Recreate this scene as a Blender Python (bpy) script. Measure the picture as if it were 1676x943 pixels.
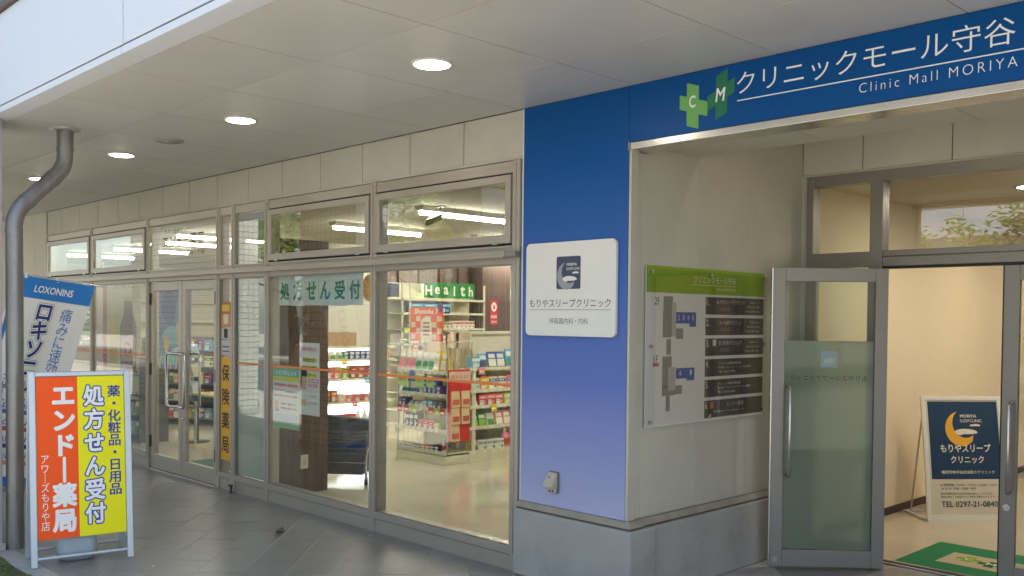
import bpy, bmesh, math, random
from mathutils import Vector, Matrix

rnd = random.Random(7)
R = math.radians
scene = bpy.context.scene
for o in list(bpy.data.objects):
    bpy.data.objects.remove(o)
COL = scene.collection

# ------------------------------------------------------------------ camera
YAW, PITCH, ROLL = .795803803, -.0235229692, .00969750345
fw = Vector((-math.sin(YAW) * math.cos(PITCH), math.cos(YAW) * math.cos(PITCH), math.sin(PITCH)))
rt0 = Vector((math.cos(YAW), math.sin(YAW), 0))
up0 = rt0.cross(fw)
rt = math.cos(ROLL) * rt0 + math.sin(ROLL) * up0
up = -math.sin(ROLL) * rt0 + math.cos(ROLL) * up0
cam = bpy.data.cameras.new('camera')
cam.sensor_width = 36
cam.lens = 1538.085 / 1676 * 36
cam.shift_y = 86.31 / 1676
cam.clip_start = .05
cam.clip_end = 500
camo = bpy.data.objects.new('camera', cam)
COL.objects.link(camo)
camo.matrix_world = Matrix(((rt.x, up.x, -fw.x, 0), (rt.y, up.y, -fw.y, 0), (rt.z, up.z, -fw.z, 1.65), (0, 0, 0, 1)))
scene.camera = camo

# ------------------------------------------------------------------ world, sun, exposure
SUN = Vector((.62, .36, 1.0)).normalized()      # direction towards the sun
w = bpy.data.worlds.new('World')
scene.world = w
w.use_nodes = True
nt = w.node_tree
bg = nt.nodes['Background']
sky = nt.nodes.new('ShaderNodeTexSky')
sky.sky_type = 'NISHITA'
sky.sun_disc = False
sky.sun_elevation = math.asin(SUN.z)
sky.sun_rotation = math.atan2(SUN.x, SUN.y)
sky.air_density = 1.0
sky.dust_density = 1.6
nt.links.new(sky.outputs[0], bg.inputs[0])
bg.inputs[1].default_value = .125
sl = bpy.data.lights.new('sun', 'SUN')
sl.energy = 4.6
sl.angle = R(.5)
sl.color = (1, .95, .87)
so = bpy.data.objects.new('sun', sl)
COL.objects.link(so)
so.rotation_euler = (-SUN).to_track_quat('-Z', 'Y').to_euler()
so.location = (6, 4, 14)
scene.view_settings.view_transform = 'Standard'
scene.view_settings.look = 'None'
scene.view_settings.gamma = 1
scene.view_settings.exposure = 1.62
scene.view_settings.use_curve_mapping = False
cy = scene.cycles
cy.use_denoising = True
cy.max_bounces = 9
cy.diffuse_bounces = 5
cy.glossy_bounces = 5
cy.transmission_bounces = 6
cy.transparent_max_bounces = 24
cy.caustics_reflective = False
cy.caustics_refractive = False
cy.sample_clamp_indirect = 6

# ------------------------------------------------------------------ materials
def s2l(c):
    return tuple(((x / 255) / 12.92 if x / 255 <= .04045 else ((x / 255 + .055) / 1.055) ** 2.4) for x in c)

MATS = {}
def mat(name, col, rough=.5, metal=0, var=.0, vscale=8, bump=0, bscale=60, emit=0, ecol=None, spec=.5, coat=0, stretch=None, orand=0, world=False, stain=0, sscale=2.0):
    """procedural principled material: colour mottling by noise, roughness wander, fine bump"""
    if name in MATS:
        return MATS[name]
    m = bpy.data.materials.new(name)
    m.use_nodes = True
    n = m.node_tree.nodes
    l = m.node_tree.links
    p = n['Principled BSDF']
    p.inputs['Base Color'].default_value = (*col, 1)
    p.inputs['Roughness'].default_value = rough
    p.inputs['Metallic'].default_value = metal
    p.inputs['Specular IOR Level'].default_value = spec
    if coat:
        p.inputs['Coat Weight'].default_value = coat
        p.inputs['Coat Roughness'].default_value = .08
    tc = n.new('ShaderNodeTexCoord')
    src = tc.outputs['Object']
    if world:
        src = n.new('ShaderNodeNewGeometry').outputs['Position']
    if stretch:
        mp = n.new('ShaderNodeMapping')
        mp.inputs['Scale'].default_value = stretch
        l.new(src, mp.inputs[0])
        src = mp.outputs[0]
    if var:
        t = n.new('ShaderNodeTexNoise')
        t.inputs['Scale'].default_value = vscale
        t.inputs['Detail'].default_value = 6
        t.inputs['Roughness'].default_value = .62
        l.new(src, t.inputs[0])
        r = n.new('ShaderNodeValToRGB')
        r.color_ramp.elements[0].position = .3
        r.color_ramp.elements[1].position = .72
        r.color_ramp.elements[0].color = (*[max(0, c * (1 - var)) for c in col], 1)
        r.color_ramp.elements[1].color = (*[min(1, c * (1 + var * .6)) for c in col], 1)
        l.new(t.outputs[0], r.inputs[0])
        cur = r.outputs[0]
        if stain:
            ts = n.new('ShaderNodeTexNoise'); ts.inputs['Scale'].default_value = sscale; ts.inputs['Detail'].default_value = 9; ts.inputs['Roughness'].default_value = .7
            l.new(src, ts.inputs[0])
            rs = n.new('ShaderNodeValToRGB'); rs.color_ramp.elements[0].position = .52; rs.color_ramp.elements[1].position = .74
            rs.color_ramp.elements[0].color = (1, 1, 1, 1); rs.color_ramp.elements[1].color = (1 - stain, 1 - stain * 1.05, 1 - stain * 1.15, 1)
            l.new(ts.outputs[0], rs.inputs[0])
            mm = n.new('ShaderNodeMix'); mm.data_type = 'RGBA'; mm.blend_type = 'MULTIPLY'; mm.inputs[0].default_value = 1
            l.new(cur, mm.inputs[6]); l.new(rs.outputs[0], mm.inputs[7]); cur = mm.outputs[2]
        if orand:
            oi = n.new('ShaderNodeObjectInfo')
            mo = n.new('ShaderNodeMapRange'); mo.inputs[3].default_value = 1 - orand; mo.inputs[4].default_value = 1 + orand
            l.new(oi.outputs['Random'], mo.inputs[0])
            cbv = n.new('ShaderNodeVectorMath'); cbv.operation = 'SCALE'; l.new(cur, cbv.inputs[0]); l.new(mo.outputs[0], cbv.inputs['Scale']); cur = cbv.outputs[0]
        l.new(cur, p.inputs['Base Color'])
        mr = n.new('ShaderNodeMapRange')
        mr.inputs[3].default_value = max(.02, rough * .8)
        mr.inputs[4].default_value = min(1, rough * 1.2)
        l.new(t.outputs[0], mr.inputs[0])
        l.new(mr.outputs[0], p.inputs['Roughness'])
    if bump:
        t2 = n.new('ShaderNodeTexNoise')
        t2.inputs['Scale'].default_value = bscale
        t2.inputs['Detail'].default_value = 4
        l.new(src, t2.inputs[0])
        b = n.new('ShaderNodeBump')
        b.inputs['Strength'].default_value = bump
        b.inputs['Distance'].default_value = .004
        l.new(t2.outputs[0], b.inputs['Height'])
        l.new(b.outputs[0], p.inputs['Normal'])
    if emit:
        p.inputs['Emission Color'].default_value = (*(ecol or col), 1)
        p.inputs['Emission Strength'].default_value = emit
    MATS[name] = m
    return m

def flat(c, rough=.5, spec=.4):
    """printed ink / plastic of an sRGB colour"""
    k = 'print_%02x%02x%02x_%d' % (*c, int(rough * 100))
    return mat(k, s2l(c), rough, spec=spec)

def glass_mat(name, tint=(1, 1, 1), film=0, filmcol=(.8, .85, .82), base=.045, blur=0):
    m = bpy.data.materials.new(name)
    m.use_nodes = True
    n = m.node_tree.nodes
    l = m.node_tree.links
    n.remove(n['Principled BSDF'])
    out = n['Material Output']
    g = n.new('ShaderNodeNewGeometry')
    d = n.new('ShaderNodeVectorMath'); d.operation = 'DOT_PRODUCT'
    l.new(g.outputs['Incoming'], d.inputs[0]); l.new(g.outputs['Normal'], d.inputs[1])
    a = n.new('ShaderNodeMath'); a.operation = 'ABSOLUTE'; l.new(d.outputs['Value'], a.inputs[0])
    s = n.new('ShaderNodeMath'); s.operation = 'SUBTRACT'; s.inputs[0].default_value = 1; l.new(a.outputs[0], s.inputs[1])
    pw = n.new('ShaderNodeMath'); pw.operation = 'POWER'; pw.inputs[1].default_value = 5; l.new(s.outputs[0], pw.inputs[0])
    ma = n.new('ShaderNodeMath'); ma.operation = 'MULTIPLY_ADD'; ma.inputs[1].default_value = 1 - base; ma.inputs[2].default_value = base
    l.new(pw.outputs[0], ma.inputs[0])
    tr = n.new('ShaderNodeBsdfTransparent'); tr.inputs[0].default_value = (*tint, 1)
    gl = n.new('ShaderNodeBsdfGlossy'); gl.inputs['Roughness'].default_value = 0
    tn = n.new('ShaderNodeTexNoise'); tn.inputs['Scale'].default_value = 1.3; tn.inputs['Detail'].default_value = 1
    gp = n.new('ShaderNodeNewGeometry'); l.new(gp.outputs['Position'], tn.inputs[0])
    bp_ = n.new('ShaderNodeBump'); bp_.inputs['Strength'].default_value = .25; bp_.inputs['Distance'].default_value = .006
    l.new(tn.outputs[0], bp_.inputs['Height']); l.new(bp_.outputs[0], gl.inputs['Normal'])
    body = tr
    if film:
        df = n.new('ShaderNodeBsdfDiffuse'); df.inputs[0].default_value = (*filmcol, 1)
        tl = n.new('ShaderNodeBsdfTranslucent'); tl.inputs[0].default_value = (*filmcol, 1)
        m1 = n.new('ShaderNodeMixShader'); m1.inputs[0].default_value = .45
        l.new(df.outputs[0], m1.inputs[1]); l.new(tl.outputs[0], m1.inputs[2])
        m2 = n.new('ShaderNodeMixShader'); m2.inputs[0].default_value = film
        thru = tr
        if blur:
            thru = n.new('ShaderNodeBsdfRefraction'); thru.inputs[0].default_value = (*tint, 1); thru.inputs['Roughness'].default_value = blur; thru.inputs['IOR'].default_value = 1.12
        l.new(thru.outputs[0], m2.inputs[1]); l.new(m1.outputs[0], m2.inputs[2])
        body = m2
    mx = n.new('ShaderNodeMixShader')
    l.new(ma.outputs[0], mx.inputs[0]); l.new(body.outputs[0], mx.inputs[1]); l.new(gl.outputs[0], mx.inputs[2])
    l.new(mx.outputs[0], out.inputs[0])
    MATS[name] = m
    return m

GLASS = glass_mat('clear_glass', (.95, .97, .955), base=.065)
GLASSU = glass_mat('solar_film_glass', (.86, .87, .85), base=.15)
GLASSC = glass_mat('clinic_glass', (.93, .96, .94), base=.03)
FROST = glass_mat('frosted_film', (.9, .95, .93), film=.93, filmcol=(.50, .58, .555), base=.03)
FROSTD = glass_mat('frosted_door_film', (.85, .9, .86), film=.54, filmcol=(.64, .68, .57), base=.0, blur=.42)
ACRYL = glass_mat('clear_acrylic', (.97, .97, .97), base=.05)

def emission(name, col, strength):
    if name in MATS:
        return MATS[name]
    m = bpy.data.materials.new(name)
    m.use_nodes = True
    p = m.node_tree.nodes['Principled BSDF']
    p.inputs['Base Color'].default_value = (.8, .8, .8, 1)
    p.inputs['Emission Color'].default_value = (*col, 1)
    p.inputs['Emission Strength'].default_value = strength
    MATS[name] = m
    return m

ALU = mat('champagne_aluminium', (.43, .385, .33), .36, .35, var=.06, vscale=5, bump=.02, bscale=300)
ALUD = mat('bronze_grey_aluminium', (.27, .25, .225), .4, .35, var=.06, vscale=5)
STEEL = mat('brushed_steel', (.56, .55, .53), .25, .9, var=.08, vscale=20)
GALV = mat('galvanised_pipe', (.27, .265, .26), .42, .55, var=.28, vscale=9, bump=.06, bscale=40, stretch=(1, 1, .25))
WALLP = mat('sprayed_wall_panel', (.53, .51, .445), .8, var=.06, vscale=3, bump=.55, bscale=110, orand=.03, world=True, stain=.08, sscale=1.6)
WALLL = mat('pale_wall_panel', (.54, .525, .44), .75, var=.05, vscale=3, bump=.35, bscale=110)
RECESSW = mat('recess_wall_panel', (.52, .505, .43), .75, var=.07, vscale=2.5, bump=.35, bscale=120, orand=.02, world=True, stain=.08, sscale=2)
SOFFIT = mat('soffit_board', (.60, .588, .555), .34, var=.05, vscale=2.2, bump=.03, bscale=160, orand=.035, world=True, stain=.10, sscale=.9)
SOFFW = mat('recess_soffit_board', (.56, .535, .45), .6, var=.03)
FASCIA = mat('white_enamel_panel', (.66, .69, .73), .5, spec=.35)
JOINT = mat('dark_joint', (.09, .085, .075), .9)
TILE = mat('slate_grey_tile', (.235, .228, .215), .32, var=.20, vscale=2.3, bump=.12, bscale=70, orand=.06, world=True, stain=.28, sscale=3.1)
GROUT = mat('pale_grout', (.42, .41, .39), .9, var=.15, vscale=12)
CONC = mat('concrete', (.40, .39, .37), .85, var=.16, vscale=4, bump=.4, bscale=80)
BASEW = mat('grey_render_base', (.385, .38, .36), .85, var=.12, vscale=3.5, bump=.3, bscale=90, world=True, stain=.22, sscale=2.4)
LEDGE = mat('ledge_stone', (.33, .305, .25), .85, var=.22, vscale=9, bump=.2, bscale=60)
RUBBER = mat('black_rubber', (.02, .02, .02), .6)
DARKB = mat('dark_bronze', (.055, .045, .04), .45, .4)
WHITE = mat('white_plastic', (.74, .74, .72), .4)
CREAM = mat('cream_shelf_steel', (.72, .68, .54), .45, var=.03)
PAPER = mat('white_paper', (.78, .78, .76), .7)

def gradient_blue():
    m = bpy.data.materials.new('blue_gradient_print')
    m.use_nodes = True
    n = m.node_tree.nodes; l = m.node_tree.links
    p = n['Principled BSDF']
    p.inputs['Roughness'].default_value = .38
    p.inputs['Specular IOR Level'].default_value = .22
    tc = n.new('ShaderNodeTexCoord'); sp = n.new('ShaderNodeSeparateXYZ'); l.new(tc.outputs['Object'], sp.inputs[0])
    mr = n.new('ShaderNodeMapRange'); mr.inputs[1].default_value = .47; mr.inputs[2].default_value = 3.0
    l.new(sp.outputs['Z'], mr.inputs[0])
    r = n.new('ShaderNodeValToRGB')
    e = r.color_ramp.elements
    e[0].position = 0; e[0].color = (.43, .455, .65, 1)
    e[1].position = 1; e[1].color = (.0, .07, .26, 1)
    for pos, c in ((.14, (.27, .31, .59)), (.32, (.115, .18, .50)), (.62, (.035, .115, .385)), (.84, (.0, .08, .31))):
        x = e.new(pos); x.color = (*c, 1)
    l.new(mr.outputs[0], r.inputs[0]); l.new(r.outputs[0], p.inputs['Base Color'])
    return m
BLUEG = gradient_blue()

def wood(name, c0, c1):
    m = bpy.data.materials.new(name); m.use_nodes = True
    n = m.node_tree.nodes; l = m.node_tree.links; p = n['Principled BSDF']
    p.inputs['Roughness'].default_value = .45
    tc = n.new('ShaderNodeTexCoord'); mp = n.new('ShaderNodeMapping'); mp.inputs['Scale'].default_value = (14, 14, .7)
    l.new(tc.outputs['Object'], mp.inputs[0])
    t = n.new('ShaderNodeTexNoise'); t.inputs['Scale'].default_value = 2.5; t.inputs['Detail'].default_value = 8
    l.new(mp.outputs[0], t.inputs[0])
    r = n.new('ShaderNodeValToRGB'); r.color_ramp.elements[0].position = .32; r.color_ramp.elements[1].position = .7
    r.color_ramp.elements[0].color = (*c0, 1); r.color_ramp.elements[1].color = (*c1, 1)
    l.new(t.outputs[0], r.inputs[0]); l.new(r.outputs[0], p.inputs['Base Color'])
    return m
BROWN = wood('walnut_panel', (.075, .045, .035), (.15, .095, .075))

def mosaic():
    m = bpy.data.materials.new('white_mosaic_tile'); m.use_nodes = True
    n = m.node_tree.nodes; l = m.node_tree.links; p = n['Principled BSDF']
    p.inputs['Roughness'].default_value = .3
    tc = n.new('ShaderNodeTexCoord'); sp = n.new('ShaderNodeSeparateXYZ'); l.new(tc.outputs['Object'], sp.inputs[0])
    ad = n.new('ShaderNodeMath'); l.new(sp.outputs['X'], ad.inputs[0]); l.new(sp.outputs['Y'], ad.inputs[1])
    cb = n.new('ShaderNodeCombineXYZ'); l.new(ad.outputs[0], cb.inputs[0]); l.new(sp.outputs['Z'], cb.inputs[1])
    b = n.new('ShaderNodeTexBrick'); b.offset = 0; b.inputs['Scale'].default_value = 1
    b.inputs['Brick Width'].default_value = .1; b.inputs['Row Height'].default_value = .1
    b.inputs['Mortar Size'].default_value = .006
    b.inputs['Color1'].default_value = (.66, .64, .58, 1); b.inputs['Color2'].default_value = (.60, .58, .53, 1)
    b.inputs['Mortar'].default_value = (.12, .12, .12, 1)
    l.new(cb.outputs[0], b.inputs[0]); l.new(b.outputs[0], p.inputs['Base Color'])
    return m
MOSAIC = mosaic()

# ------------------------------------------------------------------ mesh helpers
class B:
    def __init__(s):
        s.v = []; s.f = []; s.m = []; s.sm = []
    def add(s, vs, fs, m=0, smooth=False):
        k = len(s.v)
        s.v += [tuple(x) for x in vs]
        for f in fs:
            s.f.append([i + k for i in f]); s.m.append(m); s.sm.append(smooth)
        return s
    def box(s, x0, y0, z0, x1, y1, z1, m=0):
        if x0 > x1: x0, x1 = x1, x0
        if y0 > y1: y0, y1 = y1, y0
        if z0 > z1: z0, z1 = z1, z0
        return s.add([(x0, y0, z0), (x1, y0, z0), (x1, y1, z0), (x0, y1, z0), (x0, y0, z1), (x1, y0, z1), (x1, y1, z1), (x0, y1, z1)],
                     [(0, 3, 2, 1), (4, 5, 6, 7), (0, 1, 5, 4), (1, 2, 6, 5), (2, 3, 7, 6), (3, 0, 4, 7)], m)
    def hexa(s, b4, t4, m=0):
        return s.add(list(b4) + list(t4), [(0, 3, 2, 1), (4, 5, 6, 7), (0, 1, 5, 4), (1, 2, 6, 5), (2, 3, 7, 6), (3, 0, 4, 7)], m)
    def prism(s, pts, y0, y1, m=0):
        """polygon in the x,z plane, pushed from y0 to y1"""
        n = len(pts)
        vs = [(x, y0, z) for x, z in pts] + [(x, y1, z) for x, z in pts]
        fs = [tuple(range(n)), tuple(range(2 * n - 1, n - 1, -1))]
        fs += [(i, i + n, (i + 1) % n + n, (i + 1) % n) for i in range(n)]
        return s.add(vs, fs, m)
    def tube(s, pts, r, n=12, m=0, caps=True, r2=None):
        pts = [Vector(p) for p in pts]
        rings = []
        t0 = (pts[1] - pts[0]).normalized()
        a = Vector((0, 0, 1)) if abs(t0.z) < .9 else Vector((1, 0, 0))
        u = t0.cross(a).normalized()
        N = len(pts)
        for i, p in enumerate(pts):
            if i == 0: t = t0
            elif i == N - 1: t = (pts[-1] - pts[-2]).normalized()
            else: t = ((pts[i + 1] - p).normalized() + (p - pts[i - 1]).normalized()).normalized()
            u = (u - t * u.dot(t)).normalized()
            w_ = t.cross(u)
            rr = r if r2 is None else r + (r2 - r) * i / (N - 1)
            rings.append([p + (u * math.cos(2 * math.pi * k / n) + w_ * math.sin(2 * math.pi * k / n)) * rr for k in range(n)])
        vs = [v for ring in rings for v in ring]
        fs = []
        for i in range(N - 1):
            for k in range(n):
                fs.append((i * n + k, i * n + (k + 1) % n, (i + 1) * n + (k + 1) % n, (i + 1) * n + k))
        s.add(vs, fs, m, True)
        if caps:
            s.add(rings[0], [tuple(range(n - 1, -1, -1))], m); s.add(rings[-1], [tuple(range(n))], m)
        return s
    def lathe(s, prof, c=(0, 0, 0), n=16, m=0, smooth=True):
        vs = []
        for r, z in prof:
            for k in range(n):
                a = 2 * math.pi * k / n
                vs.append((c[0] + r * math.cos(a), c[1] + r * math.sin(a), c[2] + z))
        fs = []
        for i in range(len(prof) - 1):
            for k in range(n):
                fs.append((i * n + k, i * n + (k + 1) % n, (i + 1) * n + (k + 1) % n, (i + 1) * n + k))
        s.add(vs, fs, m, smooth)
        s.add([vs[k] for k in range(n)], [tuple(range(n - 1, -1, -1))], m)
        s.add([vs[(len(prof) - 1) * n + k] for k in range(n)], [tuple(range(n))], m)
        return s
    def mesh(s, name, mats, off=(0, 0, 0)):
        me = bpy.data.meshes.new(name)
        me.from_pydata([(x - off[0], y - off[1], z - off[2]) for x, y, z in s.v], [], s.f)
        for q in (mats if isinstance(mats, (list, tuple)) else [mats]):
            me.materials.append(q)
        me.polygons.foreach_set('material_index', s.m)
        me.polygons.foreach_set('use_smooth', s.sm)
        me.update()
        return me
    def build(s, name, mats, parent=None, bevel=0, world=True, off=None):
        if off is None:
            off = tuple(parent.matrix_world.translation) if (parent and world) else (0, 0, 0)
        o = bpy.data.objects.new(name, s.mesh(name, mats, off))
        COL.objects.link(o)
        if parent:
            o.parent = parent
        if bevel:
            md = o.modifiers.new('bevel', 'BEVEL'); md.width = bevel; md.segments = 2; md.limit_method = 'ANGLE'
        return o

def tag(o, label, cat, group=None, kind=None):
    if label: o['label'] = label
    if cat: o['category'] = cat
    if group: o['group'] = group
    if kind: o['kind'] = kind
    return o

def thing(name, label, cat, loc=(0, 0, 0), rz=0, group=None):
    o = bpy.data.objects.new(name, None)
    o.empty_display_size = .2
    COL.objects.link(o)
    o.location = loc
    o.rotation_euler = (0, 0, rz)
    o.matrix_world = Matrix.Translation(loc) @ Matrix.Rotation(rz, 4, 'Z')
    return tag(o, label, cat, group)

def solo(b, name, mats, label, cat, base, group=None, bevel=0, rz=0):
    """a thing of one mesh; its vertices are local to base"""
    o = bpy.data.objects.new(name, b.mesh(name, mats))
    COL.objects.link(o)
    o.location = base
    o.rotation_euler = (0, 0, rz)
    if bevel:
        md = o.modifiers.new('bevel', 'BEVEL'); md.width = bevel; md.segments = 2; md.limit_method = 'ANGLE'
    return tag(o, label, cat, group)

def struct(o):
    o['kind'] = 'structure'
    return o

_dg = None
def glyphs(body, bold=0, res=3, spacing=1, line=1, align='CENTER', shear=0):
    c = bpy.data.curves.new('lettering', 'FONT')
    c.body = body
    c.align_x = align
    c.offset = bold
    c.resolution_u = res
    c.space_character = spacing
    c.space_line = line
    c.shear = shear
    o = bpy.data.objects.new('lettering', c)
    COL.objects.link(o)
    dg = bpy.context.evaluated_depsgraph_get()
    me = bpy.data.meshes.new_from_object(o.evaluated_get(dg))
    vs = [tuple(v.co) for v in me.vertices]
    fs = [tuple(p.vertices) for p in me.polygons]
    bpy.data.objects.remove(o)
    bpy.data.curves.remove(c)
    bpy.data.meshes.remove(me)
    return vs, fs

def text(body, x, z, w_=None, h=None, m=None, parent=None, y=-.001, bold=0, res=3, spacing=1, line=1, name='lettering', mirror=False, shear=0, tilt=None, ref=None):
    """flat lettering centred on x,z in the parent's x,z plane, facing -y, stretched to w_ by h; bold = stroke growth in em"""
    vs, fs = glyphs(body, min(0, bold), res, spacing, line, shear=shear)
    if not vs:
        return None
    g = 0 if ref is None else ref
    e_ = max(0, bold) if ref is None else g
    x0 = min(v[0] for v in vs) - e_; x1 = max(v[0] for v in vs) + e_
    y0 = min(v[1] for v in vs) - e_; y1 = max(v[1] for v in vs) + e_
    sx = w_ / (x1 - x0) if w_ else h / (y1 - y0)
    sz = h / (y1 - y0) if h else sx
    mx, my = (x0 + x1) / 2, (y0 + y1) / 2
    sg = -1 if mirror else 1
    sh = [(0, 0)]
    if bold > 0:
        n = 6 if bold < .03 else (10 if bold < .06 else 18)
        sh = [(bold * math.cos(2 * math.pi * k / n), bold * math.sin(2 * math.pi * k / n)) for k in range(n)]
        if bold > .06: sh += [(.5 * bold * math.cos(2 * math.pi * k / 8), .5 * bold * math.sin(2 * math.pi * k / 8)) for k in range(8)]
        sh.append((0, 0))
    b = B()
    for k, (ax, ay) in enumerate(sh):
        pts = [((v[0] + ax - mx) * sx * sg, (v[1] + ay - my) * sz) for v in vs]
        if tilt:
            ca, sa = math.cos(tilt), math.sin(tilt)
            pts = [(a * ca - b_ * sa, a * sa + b_ * ca) for a, b_ in pts]
        b.add([(x + a, y - k * .00003, z + b_) for a, b_ in pts], [f[::-1] if mirror else f for f in fs])
    return b.build(name, m, parent, world=False)

def outlined(body, x, z, w_, h, m_in, m_out, parent, y, b_in, b_out, res=3, line=1, tilt=None):
    """lettering with a wider coloured outline laid just behind it"""
    text(body, x, z, w_, h, m_out, parent, y, b_out, res, line=line, name='letter_outline', tilt=tilt, ref=b_in)
    text(body, x, z, w_, h, m_in, parent, y - .0012, b_in, res, line=line, tilt=tilt, ref=b_in)

def rect(x0, z0, x1, z1, m, parent, y=-.001, name='print', t=.0006):
    return B().box(x0, y, z0, x1, y + t, z1).build(name, m, parent, world=False)

def rrect(x0, z0, x1, z1, r, n=6):
    pts = []
    for cx, cz, a0 in ((x1 - r, z1 - r, 0), (x0 + r, z1 - r, 90), (x0 + r, z0 + r, 180), (x1 - r, z0 + r, 270)):
        for k in range(n + 1):
            a = R(a0 + 90 * k / n)
            pts.append((cx + r * math.cos(a), cz + r * math.sin(a)))
    return pts

def disc(x, z, rx, rz, n=20):
    return [(x + rx * math.cos(2 * math.pi * k / n), z + rz * math.sin(2 * math.pi * k / n)) for k in range(n)]

def shape(pts, m, parent, y=-.001, name='print', t=.0006):
    return B().prism(pts, y, y + t).build(name, m, parent, world=False)

# ================================================================== THE SETTING
D = 4.305          # plane of the shop front
YC = 1.975         # canopy edge
YB = 6.28          # plane of the clinic entrance
XP = -3.43         # side wall of the entrance recess

struct(B().box(-80, -80, -.30, 60, 60, -.05).build('ground', mat('plaza_paving', (.50, .46, .39), .85, var=.14, vscale=.8, bump=.2, bscale=30)))

struct(B().box(-80, -9.6, -.06, 60, -3.6, -.046).build('added_road', mat('asphalt', (.055, .055, .056), .85, var=.2, vscale=3, bump=.4, bscale=120)))  # unseen dark road, added to dim the bright ground mirrored in the shop glass
struct(B().box(-80, -3.6, -.06, 60, -3.45, .06).build('kerb', CONC))
struct(B().box(-80, -9.75, -.06, 60, -9.6, .06).build('kerb', CONC))

# pavement of slate tiles laid on the diagonal, one object per tile
pave = struct(B().box(-20, 2.10, -.05, 1.2, D + .03, -.0018).build('pavement', GROUT))
pave2 = struct(B().box(XP - .02, D + .03, -.05, 1.2, YB + .02, -.0018).build('entrance_pavement', GROUT))

def clip(poly, x0, y0, x1, y1):
    for ax, lim, sgn in ((0, x0, 1), (0, x1, -1), (1, y0, 1), (1, y1, -1)):
        out = []
        for i in range(len(poly)):
            a, b_ = poly[i], poly[(i + 1) % len(poly)]
            da, db = (a[ax] - lim) * sgn, (b_[ax] - lim) * sgn
            if da >= 0: out.append(a)
            if (da >= 0) != (db >= 0):
                t = da / (da - db)
                out.append((a[0] + (b_[0] - a[0]) * t, a[1] + (b_[1] - a[1]) * t))
        poly = out
        if len(poly) < 3: return None
    return poly

S2 = math.sqrt(.5)
TW, TL, GAP = .291, .587, .0032
def tile_obj(poly, parent, cache={}):
    cx = sum(p[0] for p in poly) / len(poly); cyy = sum(p[1] for p in poly) / len(poly)
    loc = [(round(p[0] - cx, 4), round(p[1] - cyy, 4)) for p in poly]
    key = tuple(loc)
    if key not in cache:
        n = len(loc)
        b = B()
        b.add([(x, y, -.006) for x, y in loc] + [(x, y, -.0012) for x, y in loc] + [(x * (1 - .0022 / max(.02, math.hypot(x, y))), y * (1 - .0022 / max(.02, math.hypot(x, y))), 0) for x, y in loc],
              [tuple(range(2 * n, 3 * n))] + [(i, (i + 1) % n, (i + 1) % n + n, i + n) for i in range(n)] + [(i + n, (i + 1) % n + n, (i + 1) % n + 2 * n, i + 2 * n) for i in range(n)])
        cache[key] = b.mesh('tile', TILE)
    o = bpy.data.objects.new('tile', cache[key])
    COL.objects.link(o)
    o.location = (cx, cyy, rnd.uniform(-.0004, .0004))
    o.parent = parent
rest = B()
ntile = 0
for i in range(-75, 40):
    for j in range(-50, 50):
        # u along (1,1), v along (-1,1)*... rows run along (-1,1)
        a = i * TW - .47 * S2      # measured row offset of x+y
        c = j * TL + (TL / 2 if i % 2 else 0) + .12
        q = []
        for da, dc in ((GAP, GAP), (TW - GAP, GAP), (TW - GAP, TL - GAP), (GAP, TL - GAP)):
            s_, d_ = a + da, c + dc       # s along (1,1)/sqrt2, d along (-1,1)/sqrt2
            q.append((s_ * S2 - d_ * S2, s_ * S2 + d_ * S2))
        mx = sum(p[0] for p in q) / 4
        if mx > XP + .12:
            p = clip(q, XP + .01, 2.10, 1.2, YB - .03); par = pave2 if mx > XP + .12 and sum(t[1] for t in q) / 4 > D else pave
        else:
            p = clip(q, -20, 2.10, XP + .12, D - .005); par = pave
        if not p: continue
        ar = abs(sum(p[k][0] * p[(k + 1) % len(p)][1] - p[(k + 1) % len(p)][0] * p[k][1] for k in range(len(p)))) / 2
        if ar < .0004: continue
        if -12.5 < mx < -.9:
            tile_obj(p, par); ntile += 1
        else:
            n = len(p)
            rest.add([(x, y, -.006) for x, y in p] + [(x, y, 0) for x, y in p], [tuple(range(n, 2 * n))] + [(k, (k + 1) % n, (k + 1) % n + n, k + n) for k in range(n)])
ro = rest.build('tile', TILE, pave); ro['kind'] = 'stuff'

# concrete edging and the mossy bed at the lower left
struct(B().box(-20, 1.965, -.05, 1.2, 2.10, -.002).build('concrete_edging', CONC, bevel=.004))
bedm = mat('moss_soil', (.085, .105, .03), .95, var=.5, vscale=14, bump=.8, bscale=60)
bb = B()
nx, ny = 60, 24
vs = []
for i in range(nx + 1):
    for j in range(ny + 1):
        x = -9.5 + 4.2 * i / nx; y = .5 + 1.49 * j / ny
        edge = max(0, min(1, (1.99 - y) / .05)) * max(0, min(1, (x + 9.5) / .12)) * max(0, min(1, (-5.3 - x) / .3))
        vs.append((x, y, -.01 + edge * (.012 + .018 * math.sin(x * 7.3 + y * 3) * math.sin(y * 9 + x) + rnd.uniform(0, .012))))
bb.add(vs, [(i * (ny + 1) + j, (i + 1) * (ny + 1) + j, (i + 1) * (ny + 1) + j + 1, i * (ny + 1) + j + 1) for i in range(nx) for j in range(ny)], 0, True)
struct(bb.build('planting_bed', bedm))
gb = B()
GCOL = [mat('grass_green', (.10, .17, .035), .7), mat('clover_green', (.19, .27, .09), .7)]
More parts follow.
